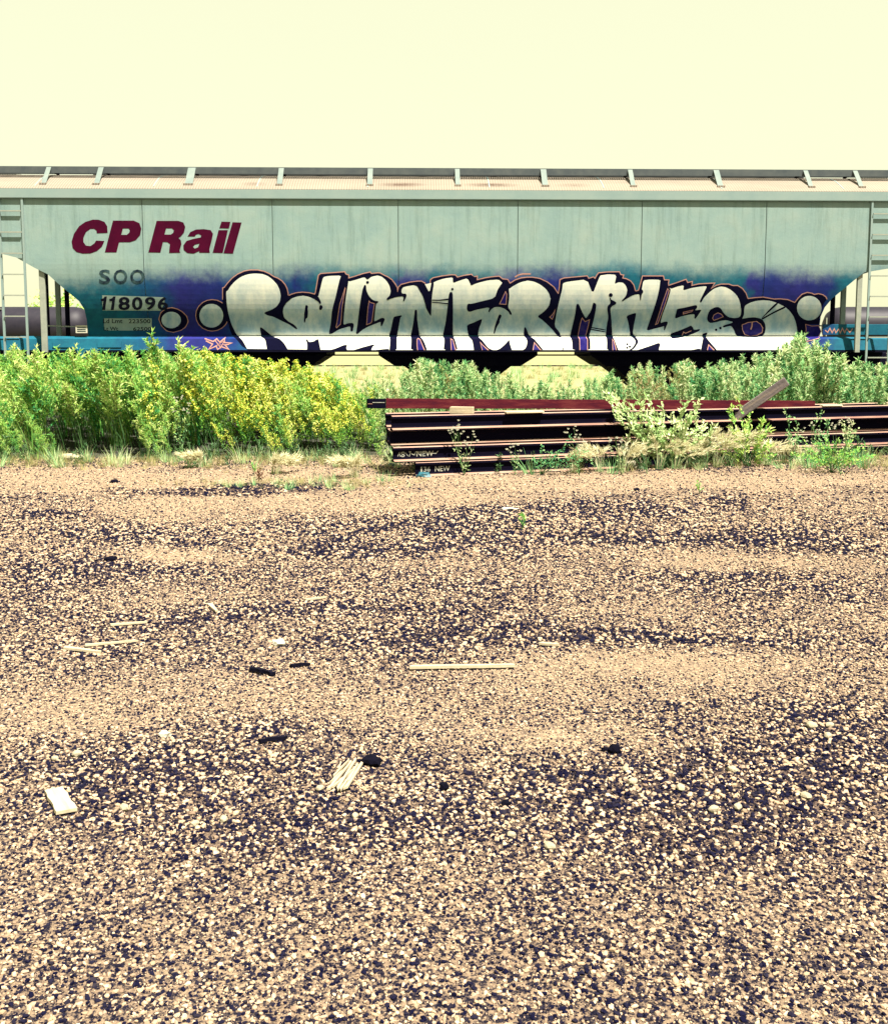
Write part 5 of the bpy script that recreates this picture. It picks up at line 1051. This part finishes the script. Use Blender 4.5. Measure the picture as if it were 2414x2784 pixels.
# pale leaved shrub in front of the rails
rs2 = np.random.default_rng(3)
def shrub(rg, tips, nl, ll, lw):
    p = Plant()
    for (tx, ty, tz) in tips:
        e = np.array((tx, ty, tz)); mid = e * .5 + np.array((rg.normal(0, .03), rg.normal(0, .03), .05)); st_ = [np.zeros(3), mid * .6, mid + (e - mid) * .3, e]
        p.stem(st_, .006, .0015, 0)
        for k in range(nl):
            t = rg.uniform(.28, 1.03); i = min(2, int(t * 3)); o = st_[i] + (st_[i + 1] - st_[i]) * (t * 3 - i); d = (e / np.linalg.norm(e)) * .9 + rv(rg, .55)
            o = o + rv(rg, .018); p.leaf(o, d, np.array((0, -.7, .7)) + rv(rg, .4), ll * rg.uniform(.6, 1.25), lw * rg.uniform(.8, 1.2), 1)
    return p
base = gpt(1815, 1272)
tips = []
for (px, py) in [(1638, 1058), (1650, 1085), (1668, 1075), (1690, 1095), (1672, 1130), (1715, 1105), (1735, 1092), (1762, 1088), (1760, 1130), (1800, 1098), (1720, 1160), (1790, 1150), (1862, 1100), (1898, 1095), (1880, 1140), (1840, 1150), (1900, 1165), (1930, 1180), (1700, 1190), (1760, 1200), (1850, 1200)]:
    q = at(px, py, base.y + rs2.normal(0, .12) - .05); tips.append(tuple(q - base))
thing_plant('leafy_shrub', shrub(rs2, tips, 66, .075, .034), ['stem', 'leaves'], [M['stem_g'], M['leaf_p']], base, 'pale leaved shrub fanning out in front of the rail stack', 'shrub')
base = gpt(2035, 1270); tips = []
for (px, py) in [(1985, 1110), (2010, 1095), (2040, 1120), (2075, 1140), (2090, 1165), (1990, 1160), (2030, 1160), (2060, 1190), (2005, 1200), (2090, 1210), (1960, 1190), (1945, 1220), (2100, 1240)]:
    tips.append(tuple(at(px, py, base.y + rs2.normal(0, .1)) - base))
thing_plant('leafy_weed', shrub(rs2, tips, 50, .06, .026), ['stem', 'leaves'], [M['stem_g'], M['leaf_g']], base, 'green leafy weed right of the pale shrub against the rails', 'weed')
for (bx_, by_, tp_, lb) in [(2150, 1230, [(2135, 1110), (2165, 1140), (2140, 1170), (2170, 1190)], 'slim green weed against the dark rails right of the leaning timber'), (2235, 1225, [(2232, 1120), (2215, 1150), (2250, 1135), (2240, 1180)], 'tall slim weed second from the right edge of the stack'), (2300, 1225, [(2290, 1140), (2318, 1150), (2300, 1180), (2330, 1170)], 'white flowered weed at the right edge of the photograph')]:
    base = gpt(bx_, by_ + 30); tips = [tuple(at(a, b2, base.y - .1 + rs2.normal(0, .05)) - base) for a, b2 in tp_]
    thing_plant('slim_weed', shrub(rs2, tips, 30, .05, .022), ['stem', 'leaves'], [M['stem_g'], M['leaf_s']], base, lb, 'weed', 'slim weeds before the rails')
base = gpt(2260, 1285); tips = [tuple(at(px, py, base.y + rs2.normal(0, .15)) - base) for px, py in [(2190, 1215), (2220, 1205), (2250, 1200), (2280, 1200), (2310, 1205), (2330, 1225), (2200, 1240), (2240, 1235), (2290, 1235), (2320, 1250), (2350, 1215), (2370, 1240), (2160, 1235)]]
thing_plant('round_bush', shrub(rs2, tips, 70, .045, .017), ['stem', 'leaves'], [M['stem_g'], M['leaf_g']], base, 'low round green bush at the right end of the rail stack', 'bush')
base = gpt(1470, 1290); tips = [tuple(at(px, py, base.y + rs2.normal(0, .1)) - base) for px, py in [(1475, 1215), (1500, 1230), (1530, 1220), (1550, 1190), (1565, 1240), (1590, 1230), (1450, 1250), (1520, 1255), (1610, 1250)]]
thing_plant('low_weed', shrub(rs2, tips, 30, .04, .016), ['stem', 'leaves'], [M['stem_g'], M['leaf_s']], base, 'low leafy weed before the middle of the bottom rail', 'weed')
# white flowered fleabane
def fleabane(rg, heads, nl):
    p = Plant()
    for e in heads:
        e = np.array(e); mid = e * .55 + rv(rg, .02); p.stem([np.zeros(3), mid, e], .004, .0015, 0)
        for k in range(nl):
            t = rg.uniform(.05, .8); o = e * t + rv(rg, .015); p.leaf(o, np.array((0, 0, .5)) + rv(rg, .7), np.array((0, -.7, .7)), .05 * rg.uniform(.6, 1.2), .012, 1)
        for q in range(rg.integers(3, 6)):
            c = e + rv(rg, .022); a0 = rg.uniform(0, 1)
            for k in range(7):
                a = a0 + k * .897; p.leaf(c, np.array((math.cos(a), -.45, math.sin(a) * .6 + .5)), np.array((0, -.5, 1.)), .020, .016, 2, 0)
    return p
FB = [(1130, 1285, [(1085, 1155), (1105, 1148), (1122, 1142), (1130, 1152), (1142, 1155), (1155, 1160), (1160, 1150), (1118, 1175)], 'white flowered weed before the left end of the dark rails'),
      (1262, 1262, [(1222, 1172), (1232, 1165), (1243, 1162), (1250, 1175), (1285, 1182), (1295, 1200), (1265, 1205)], 'white flowered weed on the second rail right of the chalk letters'),
      (1575, 1260, [(1545, 1175), (1560, 1165), (1570, 1185)], 'single white flowered weed before the middle of the stack'),
      (2285, 1250, [(2275, 1150), (2300, 1140), (2315, 1145), (2262, 1160)], 'white flowered weed rightmost before the dark rails'),
      (490, 1275, [(478, 1085), (492, 1080), (500, 1112), (512, 1120), (470, 1115), (520, 1095)], 'white flowered weed in the green thicket')]
FB += [(1690, 1290, [(1655, 1200), (1672, 1188), (1690, 1205), (1705, 1215)], 'white flowered weed left of the pale pipe stub'), (2200, 1270, [(2180, 1165), (2205, 1150), (2222, 1172), (2190, 1190)], 'white flowered weed between the two slim weeds at right'), (1400, 1292, [(1385, 1220), (1400, 1208), (1415, 1225)], 'short white flowered weed right of the NEW lettering')]
for bx_, by_, hd, lb in FB:
    base = gpt(bx_, by_); base.y = min(base.y, 14.2) if bx_ > 1000 else 14.25; bb = at(bx_, by_, base.y); bb.z = H(bb.x, bb.y)
    if bx_ > 1200 and by_ < 1270: bb = gpt(bx_, 1292) ; bb.y -= .0
    heads = [tuple(at(a, b2, bb.y - .02 + rs2.normal(0, .05)) - bb) for a, b2 in hd]
    thing_plant('white_flower_weed', fleabane(rs2, heads, 9), ['stem', 'leaves', 'flowers'], [M['stem_g'], M['leaf_s'], M['petal_w']], bb, lb, 'weed', 'white flowered weeds')
# pale foxtail tufts
def foxtail(rg, h, n, arch, lean):
    p = grass_clump(rg, h * .45, 26, .18, .006, 0, .7, lean)
    for k in range(n):
        a = rg.uniform(0, 6.28); r = .05 * rg.random(); b = np.array((r * math.cos(a), r * math.sin(a), 0)); hh = h * rg.uniform(.6, 1.0)
        d = np.array((math.cos(a) * .45 + lean[0] * 1.6, math.sin(a) * .45 + lean[1], 0)) * hh * rg.uniform(.5, 1.1)
        pt = lambda t: b + d * t ** 2 + np.array((0, 0, hh * (t - .38 * t * t)))
        p.stem([pt(0), pt(.4), pt(.75), pt(1.0)], .0018, .0010, 1)
        for q in range(26):
            t = rg.uniform(.62, 1.0); ax = pt(t) - pt(t - .05); ax = ax / np.linalg.norm(ax)
            p.leaf(pt(t), ax + rv(rg, .33), rv(rg), .10 * rg.uniform(.6, 1.2), .010, 1, .05)
    return p
FX = [(750, 1288, .30, (.35, -.1), 'pale foxtail tuft in the yard left of a second one'), (965, 1300, .32, (-.2, -.1), 'pale foxtail tuft in the yard just left of the rails'), (1790, 1268, .42, (.2, -.15), 'broad pale foxtail tuft under the shrub'), (1860, 1272, .36, (.3, -.1), 'pale foxtail tuft right of the broadest one'),
      (1940, 1250, .5, (.35, -.1), 'tall pale foxtail between shrub and green weed'), (1640, 1262, .42, (-.2, -.15), 'pale foxtail tuft left of the pale pipe stub'), (1970, 1268, .4, (-.2, -.1), 'pale foxtail at the foot of the green leafy weed'), (2120, 1262, .42, (.1, -.1), 'pale foxtail right of the green leafy weed'), (545, 1270, .26, (-.3, 0), 'pale foxtail tuft before the green thicket'), (2080, 1255, .5, (-.1, -.1), 'tall pale foxtail leaning before the slim weeds'), (1905, 1280, .34, (-.25, -.1), 'low pale foxtail right under the leafy weeds'), (1990, 1215, .55, (.3, -.1), 'tallest pale foxtail against the dark rails'), (1730, 1255, .5, (-.3, -.1), 'pale foxtail behind the pipe stub'), (2180, 1275, .38, (.2, -.1), 'yellowish foxtail left of the round bush')]
FX = [f for f in FX if f[0] < 1000]
for bx_, by_, h, ln, lb in FX:
    thing_plant('foxtail_tuft', foxtail(rs2, h * 1.2, 30, .85, ln), ['blades', 'plumes'], [M['leaf_s'], M['plume']], gpt(bx_, by_), lb, 'grass tuft', 'pale foxtail tufts')
for bx_, by_, lb in [(690, 1292, 'tiny dark green sprout alone on the pale yard'), (1420, 1440, 'small green sprout in the gravel near the middle'), (1900, 1345, 'green sprout beside the dark patch at right')]:
    thing_plant('sprout', bushy(rs2, .12, 7, 7, .035, .014, spread=.5), ['stem', 'leaves'], [M['stem_g'], M['leaf_g']], gpt(bx_, by_), lb, 'sprout', 'sprouts in the gravel')
thing_plant('rust_plant', bushy(rs2, .14, 12, 8, .035, .014, spread=.8), ['stem', 'leaves'], [M['stem_d'], M['rustplant']], gpt(705, 1318), 'low rust brown plant in the dark strip', 'weed', s=1.0)

# ---------------------------------------------------------------- stacked rails
A0 = on_ground(1133, 1297); A1 = at(2317, 1209, 14.35)
ang = math.atan2(A1.y - A0.y, A1.x - A0.x)
def stack_pt(a, b_): return Vector((A0.x + a * math.cos(ang) - b_ * math.sin(ang), A0.y + a * math.sin(ang) + b_ * math.cos(ang), 0))
Z0 = max(H(*stack_pt(a, .3)[:2]) for a in (0, 3, 6)) - 0.01
rail_mesh = None
def steel_rail(a0, b_, tier, label, group='steel rails in the stack', L=12.0, da=0.0):
    o = extrude_profile('steel_rail', RPROF, 0, L, M['rust_rail']); me_ = o.data; me_.materials.append(M['rail_lit_top'])
    for p in me_.polygons:
        if p.normal.z > .5 and (p.center.z > .17 or p.center.z < .03): p.material_index = 1  # up-facing faces get the lit rust colour, the rest stay dark
    q = stack_pt(a0, b_); o.location = (q.x, q.y, Z0 + 0.19 * tier); o.rotation_euler = (0, 0, ang + da); tag(o, label, 'rail', group); return o
t2 = -0.27
front = steel_rail(0, 0.076, 0, 'bottom front rail of the stack with 136 NEW painted on its web')
second = steel_rail(t2, 0.12, 1, 'second rail up at the front of the stack with smeared chalk letters')
ORD = ['first', 'second', 'third', 'fourth', 'fifth']
for k in range(1, 5): steel_rail(.12 * k, .076 + .165 * k, 0, '%s rail from the front in the bottom layer of the stack' % ORD[k])
for k in range(1, 5): steel_rail(t2 + (.42 if k == 1 else .1 * k), .12 + .165 * k, 1, '%s rail from the front in the second layer of the stack' % ORD[k])
for k in range(0, 4): steel_rail(t2 + .03 * k, .26 + .165 * k, 2, '%s rail from the front in the shaded third layer of the stack' % ORD[k])
for k in (0, 3): steel_rail(t2 + .01 + .02 * k, .22 + .17 * k, 3, '%s rail of the uppermost layer of the stack' % ('front' if k == 0 else 'rear'), da=R(-.25) + .002 * k)
# pale foxtails standing in front of the stack
def before_stack(px, gap):
    t = (px - CX) / FPX / math.cos(PITCH); n_ = Vector((-math.sin(ang), math.cos(ang)))
    y_ = (A0.x * n_.x + A0.y * n_.y - gap) / (t * n_.x + n_.y); return Vector((t * y_, y_, H(t * y_, y_)))
ORDN = ['leftmost', 'second', 'third', 'fourth', 'fifth', 'sixth', 'seventh', 'eighth', 'ninth', 'tenth', 'eleventh', 'twelfth', 'thirteenth', 'rightmost']
for k, (px, py, lx) in enumerate([(1560, 1212, .1), (1632, 1192, -.2), (1695, 1186, .2), (1752, 1196, -.2), (1795, 1170, .2), (1838, 1190, .3), (1872, 1172, .1), (1912, 1152, .35), (1950, 1142, .3), (1988, 1152, .3), (2030, 1166, -.1), (2080, 1186, .2), (2130, 1200, -.1), (2180, 1204, .1)]):
    q = before_stack(px, .10 + .08 * (k % 3)); ht = CAMZ - (py - 941) / FPX * q.y - q.z
    thing_plant('foxtail_tuft', foxtail(rs2, ht / .74, 13, .85, (lx, -.08)), ['blades', 'plumes'], [M['leaf_s'], M['plume']], q, 'pale foxtail tuft, %s along the front of the rail stack' % (ORDN[k] if k in (0, 13) else ORDN[k] + ' from the left'), 'grass tuft', 'pale foxtail tufts')
base = before_stack(1880, .12); tips = [tuple(at(px, py, base.y + rs2.normal(0, .06)) - base) for px, py in [(1820, 1130), (1850, 1118), (1885, 1128), (1915, 1140), (1940, 1160), (1860, 1165), (1900, 1185), (1835, 1190), (1955, 1200)]]
thing_plant('leafy_shrub', shrub(rs2, tips, 40, .06, .028), ['stem', 'leaves'], [M['stem_g'], M['leaf_p']], base, 'smaller pale shrub just right of the large pale one', 'shrub')
# writing on the webs
def web_text(parent, body, u0, u1, z0, z1, thick=.01):
    pts, fs = text_polys(body, (0, 0, 1, 1), thick)
    v = [(u0 + p[0] * (u1 - u0), -.0115, z1 - p[1] * (z1 - z0)) for p in pts]
    return mesh_obj('painted_mark', v, fs, M['chalk'], parent)
web_text(front, '1', .07, .09, .062, .125); web_text(front, '3', .105, .145, .062, .125); web_text(front, '6', .155, .195, .062, .125); web_text(front, 'NEW', .255, .45, .060, .125)
def web_scrawl(parent, pts, w=.004):
    L_, R_ = ribbon_pts(pts, w); n = len(pts)
    v = [(p[0], -.0125, p[1]) for p in L_] + [(p[0], -.0125, p[1]) for p in R_]
    return mesh_obj('painted_mark', v, [(k, k + 1, n + k + 1, n + k) for k in range(n - 1)], M['chalk'], parent)
for body, a, b2 in (('S', .10, .15), ('NEW', .30, .52), ('7', .20, .23)): web_text(second, body, a, b2, .06, .125)
web_scrawl(second, [(.06, .07), (.08, .12), (.09, .07), (.16, .11), (.19, .07)]); web_scrawl(second, [(.23, .10), (.27, .08), (.29, .12), (.55, .09), (.58, .12)])
# maroon beam laid on top
B0 = at(1000, 1110, 12.95); B1 = at(2215, 1113, 14.9); dv = B1 - B0; Lb = dv.length
bz = math.atan2(dv.y, dv.x); by = -math.asin(dv.z / Lb)
beam = empty('maroon_beam', B0); beam.rotation_euler = (0, by, bz); tag(beam, 'long maroon rusted steel channel lying across the top of the rail stack', 'beam')
hb = .125
extrude_profile('channel', [(0, 0), (.09, 0), (.09, .012), (.012, .012), (.012, hb - .012), (.09, hb - .012), (.09, hb), (0, hb)], .24, Lb, M['beam_red'], beam)
e = box('splice_end', 0.0, .238, .004, .085, 0.0, hb - .004, M['rust_rail'], beam, .004); e['label'] = 'black end piece with a worn edge'
box('worn_edge', .06, .22, -.002, .0035, .072, .08, M['chalk'], e); box('worn_edge', .0, .06, -.002, .0035, .055, .062, M['rail_lit_top'], e)
zt4 = Z0 + .19 * 3 + .187
def wood(name, px, py, Y, z, L, W_, Hh, rz, mat, label, cat='timber', tilt=0.0):
    q = at(px, py, Y); bm = bmesh.new(); bx(bm, -L / 2, L / 2, -W_ / 2, W_ / 2, 0, Hh, bevel=.004)
    rgw = random.Random(px)
    for v in bm.verts: v.co += Vector((rgw.uniform(-.003, .003), rgw.uniform(-.003, .003), rgw.uniform(-.002, .002)))
    o = bm_obj(name, bm, M[mat]); o.location = (q.x, Y, z); o.rotation_euler = (0, tilt, rz); return tag(o, label, cat)
wood('wood_block', 1256, 1115, 12.86, zt4 + .001, .30, .10, .085, ang - .55, 'wood_new', 'pale wooden block wedged under the maroon beam')
wood('wood_lath', 1425, 1122, 12.98, zt4 + .001, .52, .09, .022, ang, 'wood_new', 'thin pale board lying flat on the top rails under the beam', 'board')
wood('wood_lath', 2260, 1097, 14.45, zt4 + .002, .34, .07, .02, ang, 'wood_new', 'small pale lath on the top rails at the far right', 'board')
p0 = at(2020, 1118, 14.0); p1 = at(2138, 1036, 13.85); d = p1 - p0
bm = bmesh.new(); bx(bm, -.55, d.length, -.065, .065, -.065, .065, bevel=.006); rgw = random.Random(2)
for v in bm.verts: v.co += Vector((rgw.uniform(-.006, .006), rgw.uniform(-.004, .004), rgw.uniform(-.004, .004)))
o = bm_obj('leaning_timber', bm, M['wood_grey']); o.location = p0; o.rotation_euler = d.to_track_quat('X', 'Z').to_euler(); tag(o, 'weathered square timber sticking up at a slant from the rail stack', 'timber')
# things lying by the stack
def lump(name, px, py, sx, sy, sz, mat, label, cat, seed, sub=2, rough=.18, group=None, rz=0.0, sink=.12):
    q = on_ground(px, py); me_ = stone_mesh(name, seed, M[mat], sub, rough, 1.0); me_.shade_flat()
    o = link(bpy.data.objects.new(name, me_)); o.scale = (sx, sy / .8, sz); o.location = (q.x, q.y, H(q.x, q.y) + sz * (.5 - sink)); o.rotation_euler = (0, 0, rz); return tag(o, label, cat, group)
q = gpt(1718, 1274); bm = bmesh.new(); a = Vector((-.07, .02, .065)); b2 = Vector((.05, -.05, .06)); cyl(bm, a, b2, .062, n=20, caps=False); cyl(bm, a, b2, .050, n=20, caps=False)
o = bm_obj('pipe_stub', bm, M['pipe'], recalc=False); o.location = q; tag(o, 'short pale pipe stub lying open end out before the rails', 'pipe')
lump('crumpled_plastic', 1152, 1298, .20, .10, .07, 'teal_plastic', 'crumpled teal plastic under the end of the lettered rail', 'litter', 8, 2, .3)
lump('crumpled_plastic', 1065, 1268, .12, .08, .05, 'teal_plastic', 'small blue plastic scrap left of the rails', 'litter', 18, 2, .3)
lump('pale_slab', 190, 1248, .36, .2, .11, 'stone_pale', 'flat pale rock before the left end of the thicket', 'rock', 9, 2, .22)
lump('pale_slab', 530, 1212, .16, .1, .09, 'stone_pale', 'pale lump half hidden in the grass before the thicket', 'rock', 19, 2, .22)

# ---------------------------------------------------------------- debris on the yard
lump('black_rock', 1010, 2076, .075, .05, .05, 'coal', 'black clinker lump beside the splintered wood', 'rock', 1, 2, .25)
lump('black_rock', 1207, 2140, .035, .03, .035, 'coal', 'small black lump near the bottom centre', 'rock', 2, 2, .25)
lump('black_rock', 1672, 2046, .05, .035, .04, 'coal', 'black lump right of centre in the foreground', 'rock', 3, 2, .3)
lump('black_rock', 1650, 2040, .06, .02, .018, 'coal', 'flat dark scrap touching the black lump', 'rock', 13, 2, .3)
lump('black_rock', 1375, 2186, .032, .026, .026, 'coal', 'black pebble sized lump in the lower centre gravel', 'rock', 4, 2, .25)
lump('black_rock', 310, 1312, .1, .06, .05, 'coal', 'dark clod on the pale ground at left', 'rock', 5, 2, .25)
lump('black_rock', 300, 1530, .11, .05, .04, 'coal', 'dark clod at the left end of the bare patch', 'rock', 6, 2, .3)
lump('black_rock', 1730, 1336, .07, .05, .04, 'coal', 'dark clod on the pale strip before the rails', 'rock', 7, 2, .25)
lump('paper_wad', 447, 2006, .05, .03, .03, 'paper', 'crumpled white paper wad in the gravel at left', 'litter', 10, 2, .3)
lump('paper_wad', 757, 1755, .075, .05, .045, 'paper', 'white paper scrap lying in the gravel upper left', 'litter', 11, 2, .35)
lump('paper_wad', 1384, 1386, .16, .08, .03, 'paper', 'pale scrap at the top of the dark gravel', 'litter', 12, 2, .3)
def board(name, pa, pb, width, thick, mat, label, cat='board', lift=.004, seed=1, taper=1.0, bow=0.0):
    a = gpt(*pa); b2 = gpt(*pb); d = b2 - a; L = d.length; n = 7; rgw = random.Random(seed); V = []; F = []
    for k in range(n):
        t = k / (n - 1); w = width / 2 * (1 + (taper - 1) * t) * (rgw.uniform(.55, 1.25) if 'stick' in name else rgw.uniform(.9, 1.08)); zb = bow * math.sin(math.pi * t) + rgw.uniform(-.001, .001); j = rgw.uniform(-.012, .012) * (k in (0, n - 1))
        V += [(t * L + j, -w, zb), (t * L - j, w, zb), (t * L - j, w * .97, zb + thick), (t * L + j, -w * .97, zb + thick)]
    for k in range(n - 1):
        for q in range(4): F.append((4 * k + q, 4 * k + (q + 1) % 4, 4 * k + 4 + (q + 1) % 4, 4 * k + 4 + q))
    F += [(3, 2, 1, 0), tuple(4 * (n - 1) + q for q in range(4))]
    bm = bmesh.new(); bv = [bm.verts.new(v) for v in V]
    for f in F: bm.faces.new([bv[i] for i in f])
    o = bm_obj(name, bm, M[mat]); o.location = a + Vector((0, 0, lift)); o.rotation_euler = (0, -math.asin(max(-1, min(1, d.z / L))), math.atan2(d.y, d.x))
    if label: tag(o, label, cat)
    return o
board('plank', (1115, 1824), (1398, 1820), .026, .014, 'wood_new', 'long thin pale plank lying level across the middle of the yard', seed=3, taper=.75, lift=.010)
board('cut_board', (146, 2158), (182, 2218), .066, .012, 'wood_new', 'short pale cut board at the lower left of the yard', seed=4, lift=.009)
board('splinter', (175, 1773), (276, 1785), .03, .012, 'wood_new', 'pale splinter lying nearest at the left edge', 'splinter', seed=5, taper=.5, lift=.009)
board('splinter', (232, 1766), (372, 1752), .022, .010, 'wood_new', 'long thin splinter slanting up at the left edge', 'splinter', seed=6, taper=.4, lift=.009)
board('splinter', (300, 1708), (395, 1700), .024, .010, 'wood_new', 'thin splinter lying farthest back at left', 'splinter', seed=7, taper=.6, lift=.009)
board('splinter', (1470, 1758), (1518, 1763), .025, .012, 'wood_new', 'short pale splinter just above the long plank', 'splinter', seed=8, taper=.7, lift=.009)
board('splinter', (570, 1650), (590, 1672), .03, .010, 'wood_new', 'pale chip pointing at the camera in the dark gravel', 'splinter', seed=9, taper=.6, lift=.009)
board('splinter', (830, 1640), (885, 1632), .02, .010, 'wood_new', 'slim pale chip on the dark gravel left of centre', 'splinter', seed=10, taper=.5, lift=.009)
board('dark_stick', (678, 1820), (742, 1834), .03, .018, 'coal', 'curved black bark strip left of the plank', 'stick', seed=11, taper=.7, bow=.006)
board('dark_stick', (705, 2022), (780, 2010), .02, .014, 'coal', 'black stick lying in the left foreground', 'stick', seed=12, taper=.6, bow=.004)
board('dark_stick', (790, 1812), (840, 1808), .02, .014, 'coal', 'short black stick left of the long plank', 'stick', seed=13, taper=.6, bow=.004)
# splintered wood: a bundle of torn slivers
root = gpt(940, 2120); sw = empty('splintered_wood', root); tag(sw, 'bundle of torn pale wood slivers beside the black lump', 'splinters')
for k, (pa, pb, w) in enumerate([((893, 2157), (955, 2076), .010), ((905, 2152), (972, 2088), .007), ((917, 2159), (968, 2070), .009), ((940, 2154), (990, 2068), .012), ((906, 2122), (950, 2072), .006), ((922, 2102), (927, 2082), .005), ((925, 2158), (958, 2108), .008), ((900, 2138), (930, 2106), .006), ((948, 2136), (972, 2084), .007)]):
    o = board('sliver', pa, pb, w, .008, 'wood_new', None, seed=20 + k, taper=.75, lift=.010 + .002 * (k % 3)); o.parent = sw; o.location = o.location - root
# larger pale pebbles standing out of the gravel
rp_ = np.random.default_rng(77); k = 0
for (px, py, s) in [(338, 2206, .05), (608, 2240, .045), (530, 2250, .04), (870, 2150, .045), (818, 2192, .03), (965, 2222, .035), (2205, 1992, .06), (2255, 1990, .05), (2250, 2020, .05), (2190, 2180, .05), (1990, 2105, .05), (1850, 2150, .05), (1940, 2210, .05), (2005, 2205, .045), (1495, 2310, .05), (1390, 2275, .04), (1700, 2095, .04), (210, 2060, .05), (150, 2070, .04), (1720, 2130, .05)]:
    lump('pale_pebble', px, py, s * .8, s * .6, s * .55, 'stone_pale', 'pale pebble larger than the gravel around it', 'pebble', 200 + k, 2, .12, group='larger pale pebbles in the gravel', rz=rp_.uniform(0, 3)); k += 1
